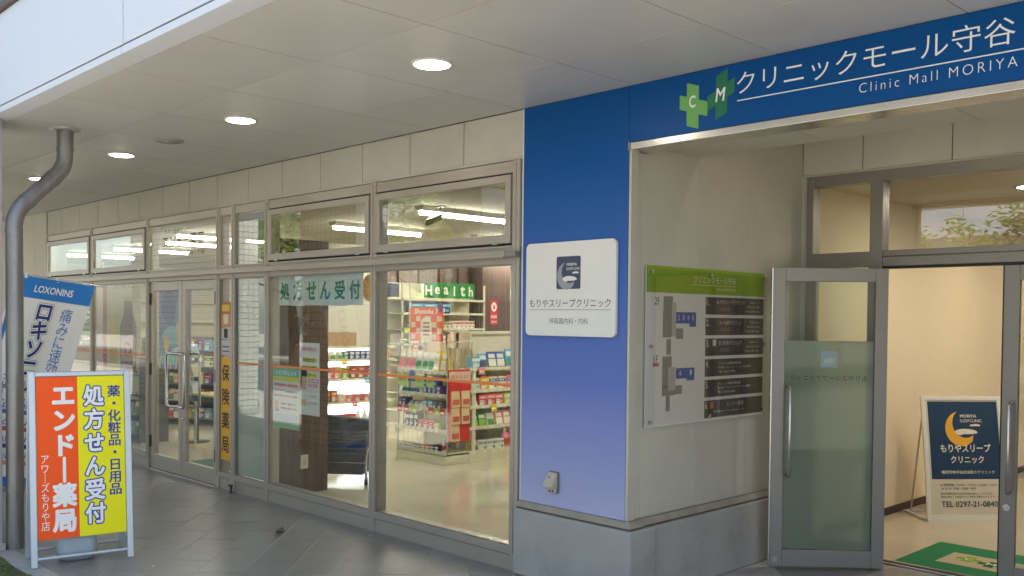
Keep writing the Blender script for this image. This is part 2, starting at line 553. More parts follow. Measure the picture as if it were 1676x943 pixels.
for k in range(5200):
    x = rnd.uniform(-9.3, -5.5); y = .6 + 1.34 * rnd.random() ** .5
    a = rnd.uniform(0, 6.28)
    if rnd.random() < .86:
        h = rnd.uniform(.012, .04); l_ = rnd.uniform(0, .02); ww = .0022
        gb.add([(x - ww * math.sin(a), y + ww * math.cos(a), 0), (x + ww * math.sin(a), y - ww * math.cos(a), 0), (x + l_ * math.cos(a), y + l_ * math.sin(a), h)], [(0, 1, 2)], 0)
    else:
        r_ = rnd.uniform(.006, .014); h = rnd.uniform(.02, .05)
        gb.add([(x + r_ * math.cos(a + t), y + r_ * math.sin(a + t), h + rnd.uniform(-.004, .004)) for t in (0, 1.4, 2.8, 4.4)], [(0, 1, 2, 3)], 1)
gb_o = gb.build('grass', GCOL)
tag(gb_o, 'short grass and clover on the mossy bed by the downpipe', 'grass', kind='stuff')

# ------------------------------------------------------------------ canopy: soffit boards and white fascia
can = thing('canopy', 'beige boarded canopy soffit with white enamel fascia over the walkway', 'canopy', (-7, YC, 3.0))
XJ = [-1.57 + .916 * 3 - .916 * k for k in range(24)]      # joints across the walkway
YJ = [2.10, 2.752, 3.64, 4.30]
for i in range(len(XJ) - 1):
    for j in range(3):
        B().box(XJ[i + 1] + .004, YJ[j] + .004, 3.0, XJ[i] - .004, YJ[j + 1] - .004, 3.012).build('soffit_board', SOFFIT, can)
B().box(-20.6, YC + .01, 3.013, 1.4, 4.6, 3.10).build('canopy_deck', JOINT, can)
FJ = [-20.5, -17.9, -14.9, -11.9, -8.4, -4.913, -1.4, 1.4]
for a, b_ in zip(FJ, FJ[1:]):
    B().box(a + .006, YC, 3.051, b_ - .006, YC + .02, 3.66).build('fascia_panel', FASCIA, can, bevel=.003)
    B().box(a + .005, YC - .006, 2.998, b_ - .005, YC + .125, 3.037).build('edge_strip', FASCIA, can, bevel=.002)
B().box(-20.5, YC + .022, 3.002, 1.4, YC + .06, 3.64).build('joint_backing', mat('violet_grey_joint', (.13, .115, .14), .8), can)
B().box(-20.5, YC - .03, 3.665, 1.4, 4.4, 3.70).build('roof_coping', mat('brown_coping', (.10, .07, .05), .6), can)
uw = thing('upper_storey', 'brown upper storey set back above the canopy', 'building', (-7, 4.4, 3.7))
B().box(-20.5, 4.4, 3.70, 6, 12, 9.2).build('wall', mat('brown_render', (.22, .16, .12), .8, var=.1), uw)

# ------------------------------------------------------------------ shop front wall
sw = thing('shop_wall', 'beige sprayed panel wall above the shop windows', 'wall', (-8.7, D, 0))
x = -4.31
joints = [-4.31] + [-4.89 - .5955 * k for k in range(14)]
joints = [j for j in joints if j > -13.1] + [-13.16]
for a, b_ in zip(joints, joints[1:]):
    B().box(b_ + .004, D, 2.70, a - .004, D + .09, 2.998).build('wall_panel', WALLP, sw, bevel=.004)
B().box(-13.16, D + .02, 2.66, -4.31, D + .25, 3.1).build('backing_wall', JOINT, sw)
B().box(-13.2, D - .012, 2.682, -4.30, D + .02, 2.699).build('drip_trim', WALLP, sw)
joints = [-13.16, -13.62, -14.21, -14.8, -15.4, -16, -16.6, -17.2, -17.8, -18.4, -19, -19.6]
for a, b_ in zip(joints, joints[1:]):
    B().box(b_ + .003, D - .02, 0.0, a - .003, D + .09, 2.998).build('wall_panel', WALLL, sw, bevel=.004)
B().box(-19.6, D + .0, 0.01, -13.18, D + .25, 3.1).build('backing_wall', WALLL, sw)

# ------------------------------------------------------------------ shop glazing
gz = thing('shop_window', 'long champagne aluminium shop window with transom lights and orange safety stripe', 'window', (-8.7, D, 0))
F0, F1 = D - .03, D + .09        # front and back of the aluminium sections
GY = D - .008                    # glass
MX = [-4.34, -5.90, -7.49, -8.10, -8.40, -9.99, -11.58, -13.12]
mw = .034
for k, mxx in enumerate(MX):
    a, b_ = mxx - mw, mxx + mw
    if k == 0: a, b_ = -4.375, -4.31
    if k == 7: a, b_ = -13.155, -13.085
    bm = B().box(a, F0, .0, b_, F1, 2.68)
    bm.box((a + b_) / 2 - .004, F0 - .006, .12, (a + b_) / 2 + .004, F0, 2.66)
    bm.build('mullion', ALU, gz, bevel=.0025)
def span(k): return MX[k + 1] + mw, MX[k] - mw
for k in range(7):
    a, b_ = span(k)
    if k == 0: b_ = -4.375
    if k == 6: a = -13.085
    B().box(a, F0 + .008, 2.60, b_, F1, 2.675).build('head_rail', ALU, gz, bevel=.0025)
    tb = B().box(a, F0 + .004, 2.005, b_, F1, 2.118)
    tb.box(a, F0 - .004, 2.112, b_, F1 - .02, 2.126)
    tb.build('transom_rail', ALU, gz, bevel=.0025)
    if k == 4: continue
    sb = B().box(a, F0 + .012, .0, b_, F1, .100)
    sb.box(a, F0 + .002, .108, b_, F1, .158)
    sb.box(a, F0 + .02, .098, b_, F1 - .01, .110)
    sb.build('sill', ALU, gz, bevel=.002)
    B().box(a + .002, GY, .16, b_ - .002, GY + .008, 2.005).build('pane', GLASS, gz)
    # glazing bead and dark reveal gasket
    bd = B()
    for xa in (a, b_ - .012):
        bd.box(xa, F0 + .010, .158, xa + .012, GY, 2.005)
    bd.box(a + .012, F0 + .010, .158, b_ - .012, GY, .168); bd.box(a + .012, F0 + .010, 1.995, b_ - .012, GY, 2.005)
    bd.build('glazing_bead', ALUD, gz)
# continuous projecting bar over the lower lights
pb = B().box(-13.3, F0 - .05, 2.048, -4.40, F0 + .004, 2.088)
pb.box(-13.3, F0 - .056, 2.044, -4.40, F0 - .044, 2.056)
pb.build('projecting_bar', ALU, gz, bevel=.003)
B().box(-4.40, F0 - .045, 2.05, -4.30, F0 + .004, 2.086).build('bar_end', ALUD, gz, bevel=.003)
# upper lights
for k in range(7):
    a, b_ = span(k)
    if k == 0: b_ = -4.375
    if k == 6: a = -13.085
    if k in (0, 1, 5, 6):          # opening sashes
        z0, z1 = 2.142, 2.586
        fr = B().box(a + .008, F0 - .012, z0, b_ - .008, F0 + .03, z0 + .055).box(a + .008, F0 - .012, z1 - .05, b_ - .008, F0 + .03, z1)
        fr.box(a + .008, F0 - .012, z0 + .055, a + .058, F0 + .03, z1 - .05).box(b_ - .058, F0 - .012, z0 + .055, b_ - .008, F0 + .03, z1 - .05)
        s_ = fr.build('sash', ALU, gz, bevel=.0025)
        B().box(a + .05, F0 + .005, z0 + .05, b_ - .05, F0 + .011, z1 - .045).build('sash_pane', GLASSU, s_, off=tuple(gz.location))
        kb = B()
        for xx in (a + .13, b_ - .17):
            kb.box(xx, F0 - .018, z0 - .008, xx + .05, F0 + .01, z0 + .006)
        kb.build('sash_stay', STEEL, s_, off=tuple(gz.location))
        B().box(a, F0 + .02, 2.119, b_, F1, 2.152).build('sash_gasket', RUBBER, gz)
        B().box(a, F0 + .02, 2.576, b_, F1 - .01, 2.604).build('sash_gasket', RUBBER, gz)
    else:
        B().box(a + .002, GY, 2.12, b_ - .002, GY + .008, 2.60).build('pane', GLASSU, gz)
# frosted film on the wide side light
a, b_ = span(2)
B().box(a + .014, GY + .010, .17, b_ - .014, GY + .0112, 1.995).build('frosted_film', FROST, gz)
B().box(a + .014, GY + .010, 2.13, b_ - .014, GY + .0112, 2.59).build('frosted_film', glass_mat('frosted_film_upper', (.9, .95, .93), film=.75, filmcol=(.45, .53, .51), base=.03), gz)
# orange safety stripe stuck on each lower light
ORG = mat('orange_stripe', s2l((226, 128, 66)), .5)
for k in (0, 1, 2, 5, 6):
    a, b_ = span(k)
    if k == 0: b_ = -4.375
    B().box(a + .014, GY - .0018, 1.203, b_ - .014, GY - .0006, 1.222).build('safety_stripe', ORG, gz)

# the glazed double door
def pull(pts, b):
    return b.tube(pts, .014, 12)
for side, xa, xb in ((-1, -9.956, -9.200), (1, -9.190, -8.434)):
    b = B()
    y0, y1 = F0 + .02, F0 + .062
    b.box(xa, y0, .012, xa + .075, y1, 2.003).box(xb - .075, y0, .012, xb, y1, 2.003)
    b.box(xa + .075, y0, 1.91, xb - .075, y1, 2.003).box(xa + .075, y0, .012, xb - .075, y1, .165)
    d_ = b.build('door', ALU, gz, bevel=.003)
    off = tuple(gz.location)
    B().box(xa + .07, y0 + .017, .16, xb - .07, y0 + .025, 1.915).build('door_pane', GLASS, d_, off=off)
    hx = xb - .045 if side < 0 else xa + .045
    ox = -.10 * -side
    for yy, ys in ((y0, -1), (y1, 1)):
        pts = [(hx, yy, .73), (hx, yy + ys * .045, .73), (hx, yy + ys * .055, .735)]
        h_ = B().tube([(hx, yy, .72), (hx - ox * -.0, yy + ys * .06, .72)], .013, 12)
        x2 = hx + (-.17 if side < 0 else .13)
        h_ = B()
        h_.tube([(hx, yy, .72), (hx, yy + ys * .05, .72), (hx + (x2 - hx) * .2, yy + ys * .062, .72), (hx + (x2 - hx) * .85, yy + ys * .062, .72), (x2, yy + ys * .062, .745),
                 (x2, yy + ys * .062, 1.235), (hx + (x2 - hx) * .85, yy + ys * .062, 1.26), (hx + (x2 - hx) * .2, yy + ys * .062, 1.26), (hx, yy + ys * .05, 1.26), (hx, yy, 1.26)], .0135, 12)
        h_.build('handle', STEEL, d_, off=off)
    jx = xa - .012 if side < 0 else xb - .010
    for zz in (1.76, 1.01, .235):
        B().box(jx - .02, y0 - .016, zz, jx + .045, y0, zz + .125).build('hinge', DARKB, d_, off=off, bevel=.003)
    if side > 0:
        B().lathe([(.016, 0), (.016, .01), (.010, .02)], (0, 0, 0), 14).build('lock', STEEL, d_, world=False).matrix_basis = Matrix.Translation(Vector((xa + .035, y0, .60)) - Vector(off)) @ Matrix.Rotation(R(90), 4, 'X')
B().box(-9.956, F0 + .005, -.004, -8.434, F1, .008).build('threshold', STEEL, gz, bevel=.002)

# vinyl lettering on the light over the door
GREYV = flat((74, 70, 66), .6)
def facade_text(*args, **kw):
    """text in world x,z laid on the shop glass"""
    o = text(*args, **kw)
    return o
lt = thing('door_lettering', 'grey vinyl pharmacy name on the glass above the double door', 'lettering', (-9.18, GY - .001, 2.36))
text('エンドー薬局', 0.0, .055, .93, .135, GREYV, lt, bold=.006)
text('ドラッグストア', -.16, .165, .5, .04, GREYV, lt)
text('アワーズもりや店', .16, -.07, .62, .055, GREYV, lt)

# ------------------------------------------------------------------ blue clinic pillar
pl = thing('clinic_pillar', 'blue to lavender gradient pillar with grey rendered base beside the shop window', 'pillar', (-3.86, D, 0))
B().box(-4.285, D - .018, .476, XP + .002, D + .015, 2.997).build('blue_panel', BLUEG, pl, bevel=.003, off=(-3.86, D, 0))
B().box(-4.302, D - .012, .476, -4.287, D + .05, 2.997).build('edge_trim', FASCIA, pl)
B().box(-4.31, D + .016, .44, XP - .004, 6.4, 3.1).build('core', WALLP, pl)
B().box(-4.318, D - .055, .0, -3.358, D + .2, .425).build('base', BASEW, pl, bevel=.012)
B().hexa([(-4.314, D - .04, .437), (-3.372, D - .04, .437), (-3.372, D + .1, .437), (-4.314, D + .1, .437)],
         [(-4.305, D - .022, .474), (-3.395, D - .022, .474), (-3.395, D + .1, .474), (-4.305, D + .1, .474)]).build('ledge', LEDGE, pl, bevel=.003)
B().box(-4.31, D - .03, .42, -3.38, D + .1, .44).build('ledge_groove', mat('dark_groove', (.13, .105, .075), .9, var=.3, vscale=12), pl)  # mottled dark brown along the groove below the ledge
B().box(XP + .004, D - .016, .476, XP + .022, D + .05, 2.66).build('corner_trim', RECESSW, pl, bevel=.003)

# entrance recess: side wall panels, base, bulkhead, higher ceiling, back wall
rw = thing('recess_wall', 'olive beige panelled side wall of the clinic entrance recess', 'wall', (XP, 5.3, 0))
for a, b_ in zip([D + .05, 4.43, 5.0, 5.6, 6.16], [4.43, 5.0, 5.6, 6.16, YB + .08]):
    B().box(XP - .02, a + .0018, .474, XP, b_ - .0018, 3.10).build('wall_panel', RECESSW, rw, bevel=.003)
B().box(XP - .3, D + .2, .0, -3.372, YB + .0, .425).build('base', BASEW, rw, bevel=.01)
B().hexa([(XP - .1, D + .1, .437), (-3.385, D + .1, .437), (-3.385, YB, .437), (XP - .1, YB, .437)],
         [(XP - .1, D + .1, .473), (-3.405, D + .1, .473), (-3.405, YB, .473), (XP - .1, YB, .473)]).build('ledge', LEDGE, rw, bevel=.003)
B().box(XP - .1, D + .1, .42, -3.392, YB, .44).build('ledge_groove', MATS['dark_groove'], rw)
bk = thing('entrance_bulkhead', 'pale boarded bulkhead soffit behind the blue clinic fascia', 'soffit', (-1.5, 4.7, 2.68))
for a, b_ in ((XP, -2.58), (-2.576, -1.76), (-1.756, -.9), (-.896, 1.0)):
    B().box(a + .002, D + .14, 2.675, b_ - .002, 5.0, 2.69).build('soffit_board', SOFFW, bk)
B().box(XP, D + .15, 2.691, 1.0, 4.996, 3.2).build('bulkhead_core', SOFFW, bk)
struct(B().box(XP - .1, 4.99, 3.2, 1.0, YB + .3, 3.3).build('entrance_ceiling', SOFFW))
bw = thing('entrance_wall', 'beige panel wall above the clinic entrance frame', 'wall', (-1.5, YB, 2.7))
js = [XP + .001, -2.98, -2.38, -1.78, -1.18, -.4, 1.0]
for a, b_ in zip(js, js[1:]):
    B().box(a + .003, YB + .02, 2.705, b_ - .003, YB + .11, 3.2).build('wall_panel', RECESSW, bw, bevel=.004)
B().box(XP, YB + .01, 2.685, 1.0, YB + .06, 2.702).build('drip_trim', RECESSW, bw)
B().box(XP, YB + .05, 2.69, 1.0, YB + .16, 3.2).build('backing_wall', JOINT, bw)
B().box(XP + .0005, YB + .02, .01, -3.378, YB + .10, 2.70).build('jamb_trim', RECESSW, bw)
struct(B().box(.9, D + .1, 0, 1.1, YB + .3, 3.2).build('entrance_side_wall', RECESSW))

# ------------------------------------------------------------------ clinic fascia sign
WSIGN = mat('white_vinyl', (.84, .88, .92), .5)
fs_ = thing('clinic_sign', 'blue fascia sign with white clinic mall name and green double cross emblem', 'sign', (-1.5, D - .018, 0))
B().box(XP + .004, D - .018, 2.672, 1.0, D + .13, 2.997).build('sign_panel', BLUEG, fs_, bevel=.002, off=(-1.5, D - .018, 0))
B().box(XP + .02, D - .026, 2.630, 1.0, D + .14, 2.668).build('steel_edge', mat('polished_edge_steel', (.66, .64, .60), .22, .85, var=.12, vscale=3), fs_, bevel=.002)
B().box(XP + .006, D - .03, 2.626, XP + .019, D + .14, 2.672).build('edge_cap', ALUD, fs_)
# local x = world x + 1.5
text('クリニックモール守谷', -2.043 + 1.5, 2.888, 1.345, .118, WSIGN, fs_, y=-.0015, bold=-.005, res=6)
rect(-2.713 + 1.5, 2.796, -1.335 + 1.5, 2.8015, WSIGN, fs_, -.0012, 'underline')
text('Clinic Mall MORIYA', -1.705 + 1.5, 2.752, .69, .044, WSIGN, fs_, y=-.0015, bold=-.016, res=4, spacing=1.35)
def cross(x0, z0, w1, h, lean, m, bar0, bar1, s0, s1):
    # upright and arm of one leaning cross face: a sheared plus outline
    def P(u, v): return (x0 + u * w1, z0 + v * h + lean * u * w1)
    pts = [P(s0, 0), P(s1, 0), P(s1, bar0), P(1, bar0), P(1, bar1), P(s1, bar1), P(s1, 1), P(s0, 1), P(s0, bar1), P(0, bar1), P(0, bar0), P(s0, bar0)]
    return B().prism(pts, -.0014, -.0006).build('emblem_cross', m, fs_, world=False)
cross(-3.076 + 1.5, 2.728, .180, .232, -.34, flat((112, 176, 98), .5), .34, .68, .26, .69)
cross(-2.896 + 1.5, 2.692, .166, .232, .46, flat((42, 116, 84), .5), .34, .68, .31, .74)
text('C', -2.993 + 1.5, 2.838, .042, .066, WSIGN, fs_, y=-.0022, bold=.02)
text('M', -2.815 + 1.5, 2.848, .062, .072, WSIGN, fs_, y=-.0022, bold=.02, shear=.15)

# white clinic plate on the pillar
pt = thing('clinic_plate', 'white rounded clinic name plate with navy moon emblem on the blue pillar', 'sign', (-3.862, D - .020, 0))
B().prism(rrect(-.368, 1.545, .368, 2.125, .035), -.022, 0).build('plate', mat('white_acrylic_plate', (.74, .74, .70), .35, var=.03), pt, bevel=.002, world=False)
NAVY = flat((66, 72, 98), .5)
LOGO_W = flat((222, 222, 216), .5)
def moon_logo(par, cx, cz, w1, h1, y, bgm, moonm, bodym, txtm, bg=True, mirror=False):
    s = -1 if mirror else 1
    if bg:
        shape(rrect(cx - w1 / 2, cz - h1 / 2, cx + w1 / 2, cz + h1 / 2, w1 * .06), bgm, par, y, 'emblem_ground')
    # crescent
    pts = []
    R0 = w1 * .40
    ox, oz = cx - s * w1 * .07, cz - h1 * .10
    for k in range(25):
        a = R(100 + 215 * k / 24)
        pts.append((ox + s * R0 * math.cos(a), oz + R0 * math.sin(a) * 1.05))
    ix, iz = ox + s * R0 * .30, oz + R0 * .32
    r1 = R0 * .83
    for k in range(25):
        a = R(305 - 185 * k / 24)
        pts.append((ix + s * r1 * math.cos(a), iz + r1 * math.sin(a) * 1.05))
    if mirror: pts.reverse()
    shape(pts, moonm, par, y - .0008, 'emblem_moon')
    # plain pale sleeping animal shape and cloud
    body = []
    for k in range(24):
        a = 2 * math.pi * k / 24
        rr = 1 + .10 * math.cos(2 * a + .5)
        body.append((cx + s * (w1 * .06 + w1 * .27 * rr * math.cos(a)), cz - h1 * .20 + h1 * (.105 if math.sin(a) > 0 else .055) * rr * math.sin(a)))
    if mirror: body.reverse()
    shape(body, bodym, par, y - .0016, 'emblem_sleeper')
    head = disc(cx - s * w1 * .10, cz - h1 * .20, w1 * .11, h1 * .075)
    shape(head, bodym, par, y - .0018, 'emblem_sleeper')
    cl = [(cx + s * w1 * x_, cz + h1 * z_) for x_, z_ in ((.16, -.03), (.42, -.03), (.44, 0), (.38, .025), (.32, .035), (.25, .02), (.18, .012))]
    if mirror: cl.reverse()
    shape(cl, bodym, par, y - .0012, 'emblem_cloud')
    if txtm:
        text('MORIYA', cx + s * w1 * .14, cz + h1 * .25, w1 * .42, h1 * .085, txtm, par, y - .0012, bold=.02, mirror=mirror)
        text('SLEEPCLINIC', cx + s * w1 * .20, cz + h1 * .12, w1 * .56, h1 * .08, txtm, par, y - .0012, mirror=mirror)
moon_logo(pt, -.004, 1.934, .198, .20, -.0226, NAVY, flat((150, 152, 160), .5), LOGO_W, LOGO_W)
INK = flat((58, 56, 54), .6)
text('もりやスリープクリニック', 0, 1.748, .665, .052, INK, pt, -.0226, res=4)
rect(-.335, 1.706, .335, 1.7085, INK, pt, -.0228, 'rule')
text('呼吸器内科・内科', -.0, 1.638, .315, .038, flat((96, 94, 92), .6), pt, -.0226, res=3)

# weatherproof outlet on the pillar
ob = thing('outdoor_outlet', 'small beige weatherproof power outlet with hood low on the blue pillar', 'outlet', (-3.985, D - .018, .565))
OUT = mat('beige_outlet_plastic', (.50, .46, .36), .5, var=.1, vscale=30)
B().box(-.043, -.012, 0, .043, 0, .135).build('back_plate', mat('grey_gasket', (.16, .15, .13), .7), ob, world=False, bevel=.006)
B().hexa([(-.038, -.075, .045), (.038, -.075, .045), (.038, -.012, .04), (-.038, -.012, .04)], [(-.033, -.025, .128), (.033, -.025, .128), (.036, -.012, .13), (-.036, -.012, .13)]).build('hood', OUT, ob, world=False, bevel=.005)
B().box(-.032, -.03, .006, .032, -.012, .045).build('socket', OUT, ob, world=False, bevel=.004)
for dx in (-.013, .013):
    B().tube([(dx, -.028, .016), (dx, -.034, .016)], .006, 10).build('socket_hole', RUBBER, ob, world=False)
B().tube([(-.004, -.044, .105), (-.004, -.052, .102)], .004, 10).build('screw', DARKB, ob, world=False)

# ------------------------------------------------------------------ ceiling fittings
LAMP = emission('warm_white_lamp', (1, .93, .78), 14)
for k, (x, lab) in enumerate(((-3.895, 'round lit downlight nearest the blue clinic pillar'), (-5.952, 'round lit downlight second from the blue clinic pillar'),
                              (-7.986, 'round lit downlight third from the blue clinic pillar, right of the downpipe'), (-10.0, 'far lit downlight partly behind the downpipe bend'), (-12.05, 'farthest lit downlight beyond the downpipe'), (-14.1, 'lit downlight at the far end of the walkway canopy'))):
    t = thing('downlight', lab, 'ceiling light', (x, 3.2, 3.0), 0, 'downlights in the canopy soffit')
    B().lathe([(.112, -.0005), (.112, -.006), (.098, -.010), (.094, -.004), (.094, -.0008)], (0, 0, 0), 32).build('trim_ring', WHITE, t, world=False)
    B().lathe([(.088, -.0115), (.05, -.0135), (.002, -.014)], (0, 0, 0), 32).build('lens', LAMP, t, world=False)
sp_ = thing('ceiling_speaker', 'round grey louvred speaker in the canopy soffit between the downlights', 'speaker', (-7.07, 3.2, 3.0))
B().lathe([(.11, 0), (.11, -.006), (.10, -.012), (.085, -.012)], n=28).build('rim', mat('speaker_grey', (.33, .33, .32), .5), sp_, world=False)
for r_, z in ((.085, -.014), (.062, -.020), (.038, -.024)):
    B().lathe([(r_, -.006), (r_, z), (r_ - .015, z - .002), (r_ - .016, -.006)], n=28).build('louvre', MATS['speaker_grey'], sp_, world=False)
rl = thing('entrance_downlight', 'recessed downlight in the higher ceiling just behind the clinic entrance bulkhead', 'ceiling light', (-2.35, 5.28, 3.2))
B().lathe([(.10, 0), (.10, -.008), (.085, -.010)], n=24).build('trim_ring', WHITE, rl, world=False)
B().lathe([(.08, -.012), (.002, -.014)], n=24).build('lens', emission('entrance_lamp', (1, .87, .60), 14), rl, world=False)

# ------------------------------------------------------------------ downpipe and left column
dp = thing('downpipe', 'dark galvanised rain downpipe with two bends running down from the soffit', 'drainpipe', (-7.146, 2.118, 0))
A0, A1 = Vector((-7.146, 2.118, 0)), Vector((-7.213, 2.48, 3.0))
def arc(p0, p1, p2, n=7, f=.5):
    return [p0.lerp(p1, k / n).lerp(p1.lerp(p2, k / n), k / n) for k in range(n + 1)]
zl, zu = 2.36, 2.72
eL = Vector((A0.x, A0.y, zl)); eU = Vector((A1.x, A1.y, zu))
dirv = (eU - eL).normalized()
path = [Vector((A0.x, A0.y, 0.0))] + arc(eL - Vector((0, 0, .10)), eL, eL + dirv * .10) + arc(eU - dirv * .10, eU, eU + Vector((0, 0, .10))) + [A1]
B().tube(path, .057, 24).build('pipe', GALV, dp)
cp = B()
for c_, d_ in ((eL - Vector((0, 0, .13)), Vector((0, 0, 1))), (eL + dirv * .13, dirv), (eU - dirv * .13, dirv), (eU + Vector((0, 0, .13)), Vector((0, 0, 1))), (Vector((A0.x, A0.y, .42)), Vector((0, 0, 1)))):
    B().tube([c_ - d_ * .018, c_ + d_ * .018], .0605, 24).build('pipe_collar', GALV, dp)
B().lathe([(.105, 0), (.105, -.008), (.06, -.012)], (A1.x, A1.y, 2.999), 28).build('ceiling_flange', mat('pale_flange', (.5, .47, .42), .4, .5), dp)
for z in (1.15, .42):
    bk_ = B().tube([(A0.x, A0.y, z - .02), (A0.x, A0.y, z + .02)], .0615, 24)
    bk_.box(A0.x - .006, A0.y - .13, z - .012, A0.x + .006, A0.y - .05, z + .012)
    bk_.build('wall_bracket', GALV, dp)
colm = thing('canopy_column', 'mauve grey clad canopy column behind the downpipe at the picture edge', 'column', (-7.36, 1.82, 0))
CLAD = mat('mauve_grey_cladding', (.40, .38, .40), .5, var=.06, vscale=2)
B().box(-7.62, 1.60, 0, -7.135, 2.035, 2.998).build('shaft', CLAD, colm, bevel=.006)
B().box(-7.65, 1.57, 0, -7.115, 2.05, .05).build('plinth', CONC, colm, bevel=.004)
for n_, (x0, x1) in enumerate(((-10.6, -9.35), (-18.8, -14.8))):
    t = thing('tiled_pier', ('narrow' if n_ == 0 else 'broad') + ' white mosaic tiled pier left of the downpipe, seen in the shop glass', 'column', ((x0 + x1) / 2, 1.8, 0))
    ya, yb = ((1.55, 2.03), (.30, .85))[n_]
    B().box(x0, ya, -.04, x1, yb, (2.998, 3.6)[n_]).build('shaft', MOSAIC, t)
    B().box(x0 - .02, ya - .02, -.04, x1 + .02, yb + .02, .06).build('plinth', CONC, t)

# ------------------------------------------------------------------ clinic entrance frame and doors
cg = thing('clinic_entrance', 'grey aluminium clinic entrance frame with side light, transom lights and closed right leaf', 'doorway', (-2.4, YB, 0))
C0, C1 = YB - .01, YB + .09
CG = YB + .04
CGO = tuple(cg.location)
XR = .6
B().box(-3.375, C0, 0, -3.325, C1, 2.685).build('jamb', ALUD, cg, bevel=.003)
B().box(-2.905, C0 - .004, 0, -2.815, C1, 2.61).build('mullion', ALUD, cg, bevel=.003)
B().box(-3.325, C0, 2.61, XR, C1, 2.685).build('head_rail', ALUD, cg, bevel=.003)
B().box(-3.325, C0 + .003, 2.03, -2.905, C1, 2.135).build('transom_rail', ALUD, cg, bevel=.003)
tr_ = B().box(-2.815, C0 + .003, 2.03, XR, C1, 2.092).box(-2.815, C0 + .006, 2.098, XR, C1, 2.138).box(-2.815, C0 + .02, 2.09, XR, C1, 2.10)
tr_.build('transom_rail', ALUD, cg, bevel=.003)
B().box(-2.815, C0 + .02, 2.015, XR, C1, 2.03).build('door_stop_strip', RUBBER, cg)
B().box(-3.325, C0 + .003, 0, -2.905, C1, .11).build('sill', ALUD, cg, bevel=.003)
B().box(-3.33, CG, .105, -2.90, CG + .008, 2.035).build('pane', GLASSC, cg)
B().box(-3.33, CG, 2.13, -2.90, CG + .008, 2.615).build('pane', GLASSC, cg)
B().box(-2.82, CG, 2.13, XR, CG + .008, 2.615).build('pane', GLASSU, cg)
for a in (-3.325, -2.925):
    B().box(a, C0 + .025, .11, a + .02, CG, 2.03).build('glazing_bead', ALU, cg)
B().box(-2.815, C0 + .02, .002, XR, C1 + .02, .012).build('threshold', STEEL, cg, bevel=.002)
B().box(-2.812, C0 + .05, .012, XR, C0 + .075, .016).build('threshold_gap', RUBBER, cg)
# closed right leaf
d_ = B().box(-2.045, C0 + .02, .02, -1.955, C0 + .06, 2.012)
d_.box(-1.37, C0 + .02, .02, -1.28, C0 + .06, 2.012).box(-1.955, C0 + .02, 1.92, -1.37, C0 + .06, 2.012).box(-1.955, C0 + .02, .02, -1.37, C0 + .06, .14)
d2 = d_.build('door', ALUD, cg, bevel=.003)
B().box(-1.96, C0 + .035, .135, -1.365, C0 + .043, 1.925).build('door_pane', GLASSC, d2, off=CGO)
def bow(p, q, out, r=.012):
    p, q, out = Vector(p), Vector(q), Vector(out)
    z = (q - p).normalized()
    return [p, p + out * .8, p + out + z * .018] + [q + out - z * .018, q + out * .8, q]
B().tube(bow((-1.985, C0 + .02, .60), (-1.985, C0 + .02, 1.16), (0, -.055, 0)), .012, 12).build('handle', STEEL, d2, off=CGO)
lk = B().tube([(-2.0, C0 + .02, .505), (-2.0, C0 + .004, .505)], .022, 18).tube([(-2.0, C0 + .006, .505), (-2.0, C0 - .002, .505)], .012, 14)
lk.build('lock', STEEL, d2, off=CGO)
B().box(-2.055, C0 + .03, .02, -2.047, C0 + .055, 2.01).build('weather_strip', RUBBER, d2, off=CGO)

# left leaf standing open
H = Vector((-2.715, 6.14)); Fp = Vector((-3.268, 5.632))
ang = math.atan2((H - Fp).y, (H - Fp).x)
ol = thing('open_door', 'open clinic glass door with frosted film, seen from its back', 'door', (Fp.x, Fp.y, 0), ang)
W = (H - Fp).length
# local x runs from the free edge to the hinge; -y faces the camera
fr = B().box(0, -.02, .012, .082, .02, 2.005).box(W - .082, -.02, .012, W, .02, 2.005).box(.082, -.02, 1.915, W - .082, .02, 2.005).box(.082, -.02, .012, W - .082, .02, .125)
fr.build('frame', ALUD, ol, world=False, bevel=.003)
B().box(-.008, -.014, .012, -.0005, .014, 2.005).build('edge_strip', STEEL, ol, world=False)
B().box(.078, -.004, .12, W - .078, .004, 1.92).build('pane', glass_mat('open_door_glass', (.93, .96, .94), base=.012), ol, world=False)
B().box(.083, .0048, .126, W - .083, .0058, 1.522).build('frosted_film', FROSTD, ol, world=False)
B().tube(bow((.105, -.02, .625), (.105, -.02, 1.215), (0, -.065, 0)), .0125, 14).build('handle', STEEL, ol, world=False)
B().tube(bow((.06, .02, .625), (.06, .02, 1.215), (0, .065, 0)), .0125, 14).build('handle', STEEL, ol, world=False)
B().box(.02, -.0215, .04, .05, -.0195, .075).build('maker_plate', ALU, ol, world=False)
FADE = mat('faded_vinyl', (.11, .12, .10), .7)
text('もりやスリープクリニック', W / 2 + .0, 1.275, .50, .038, FADE, ol, -.0052, res=3, mirror=True)
shape(rrect(W / 2 - .055, 1.345, W / 2 + .055, 1.455, .008), mat('pale_blue_vinyl', (.34, .42, .44), .7), ol, -.0052, 'emblem_ground')
shape(disc(W / 2 + .0, 1.39, .036, .018), mat('pale_vinyl', (.50, .55, .50), .7), ol, -.0058, 'emblem_sleeper')

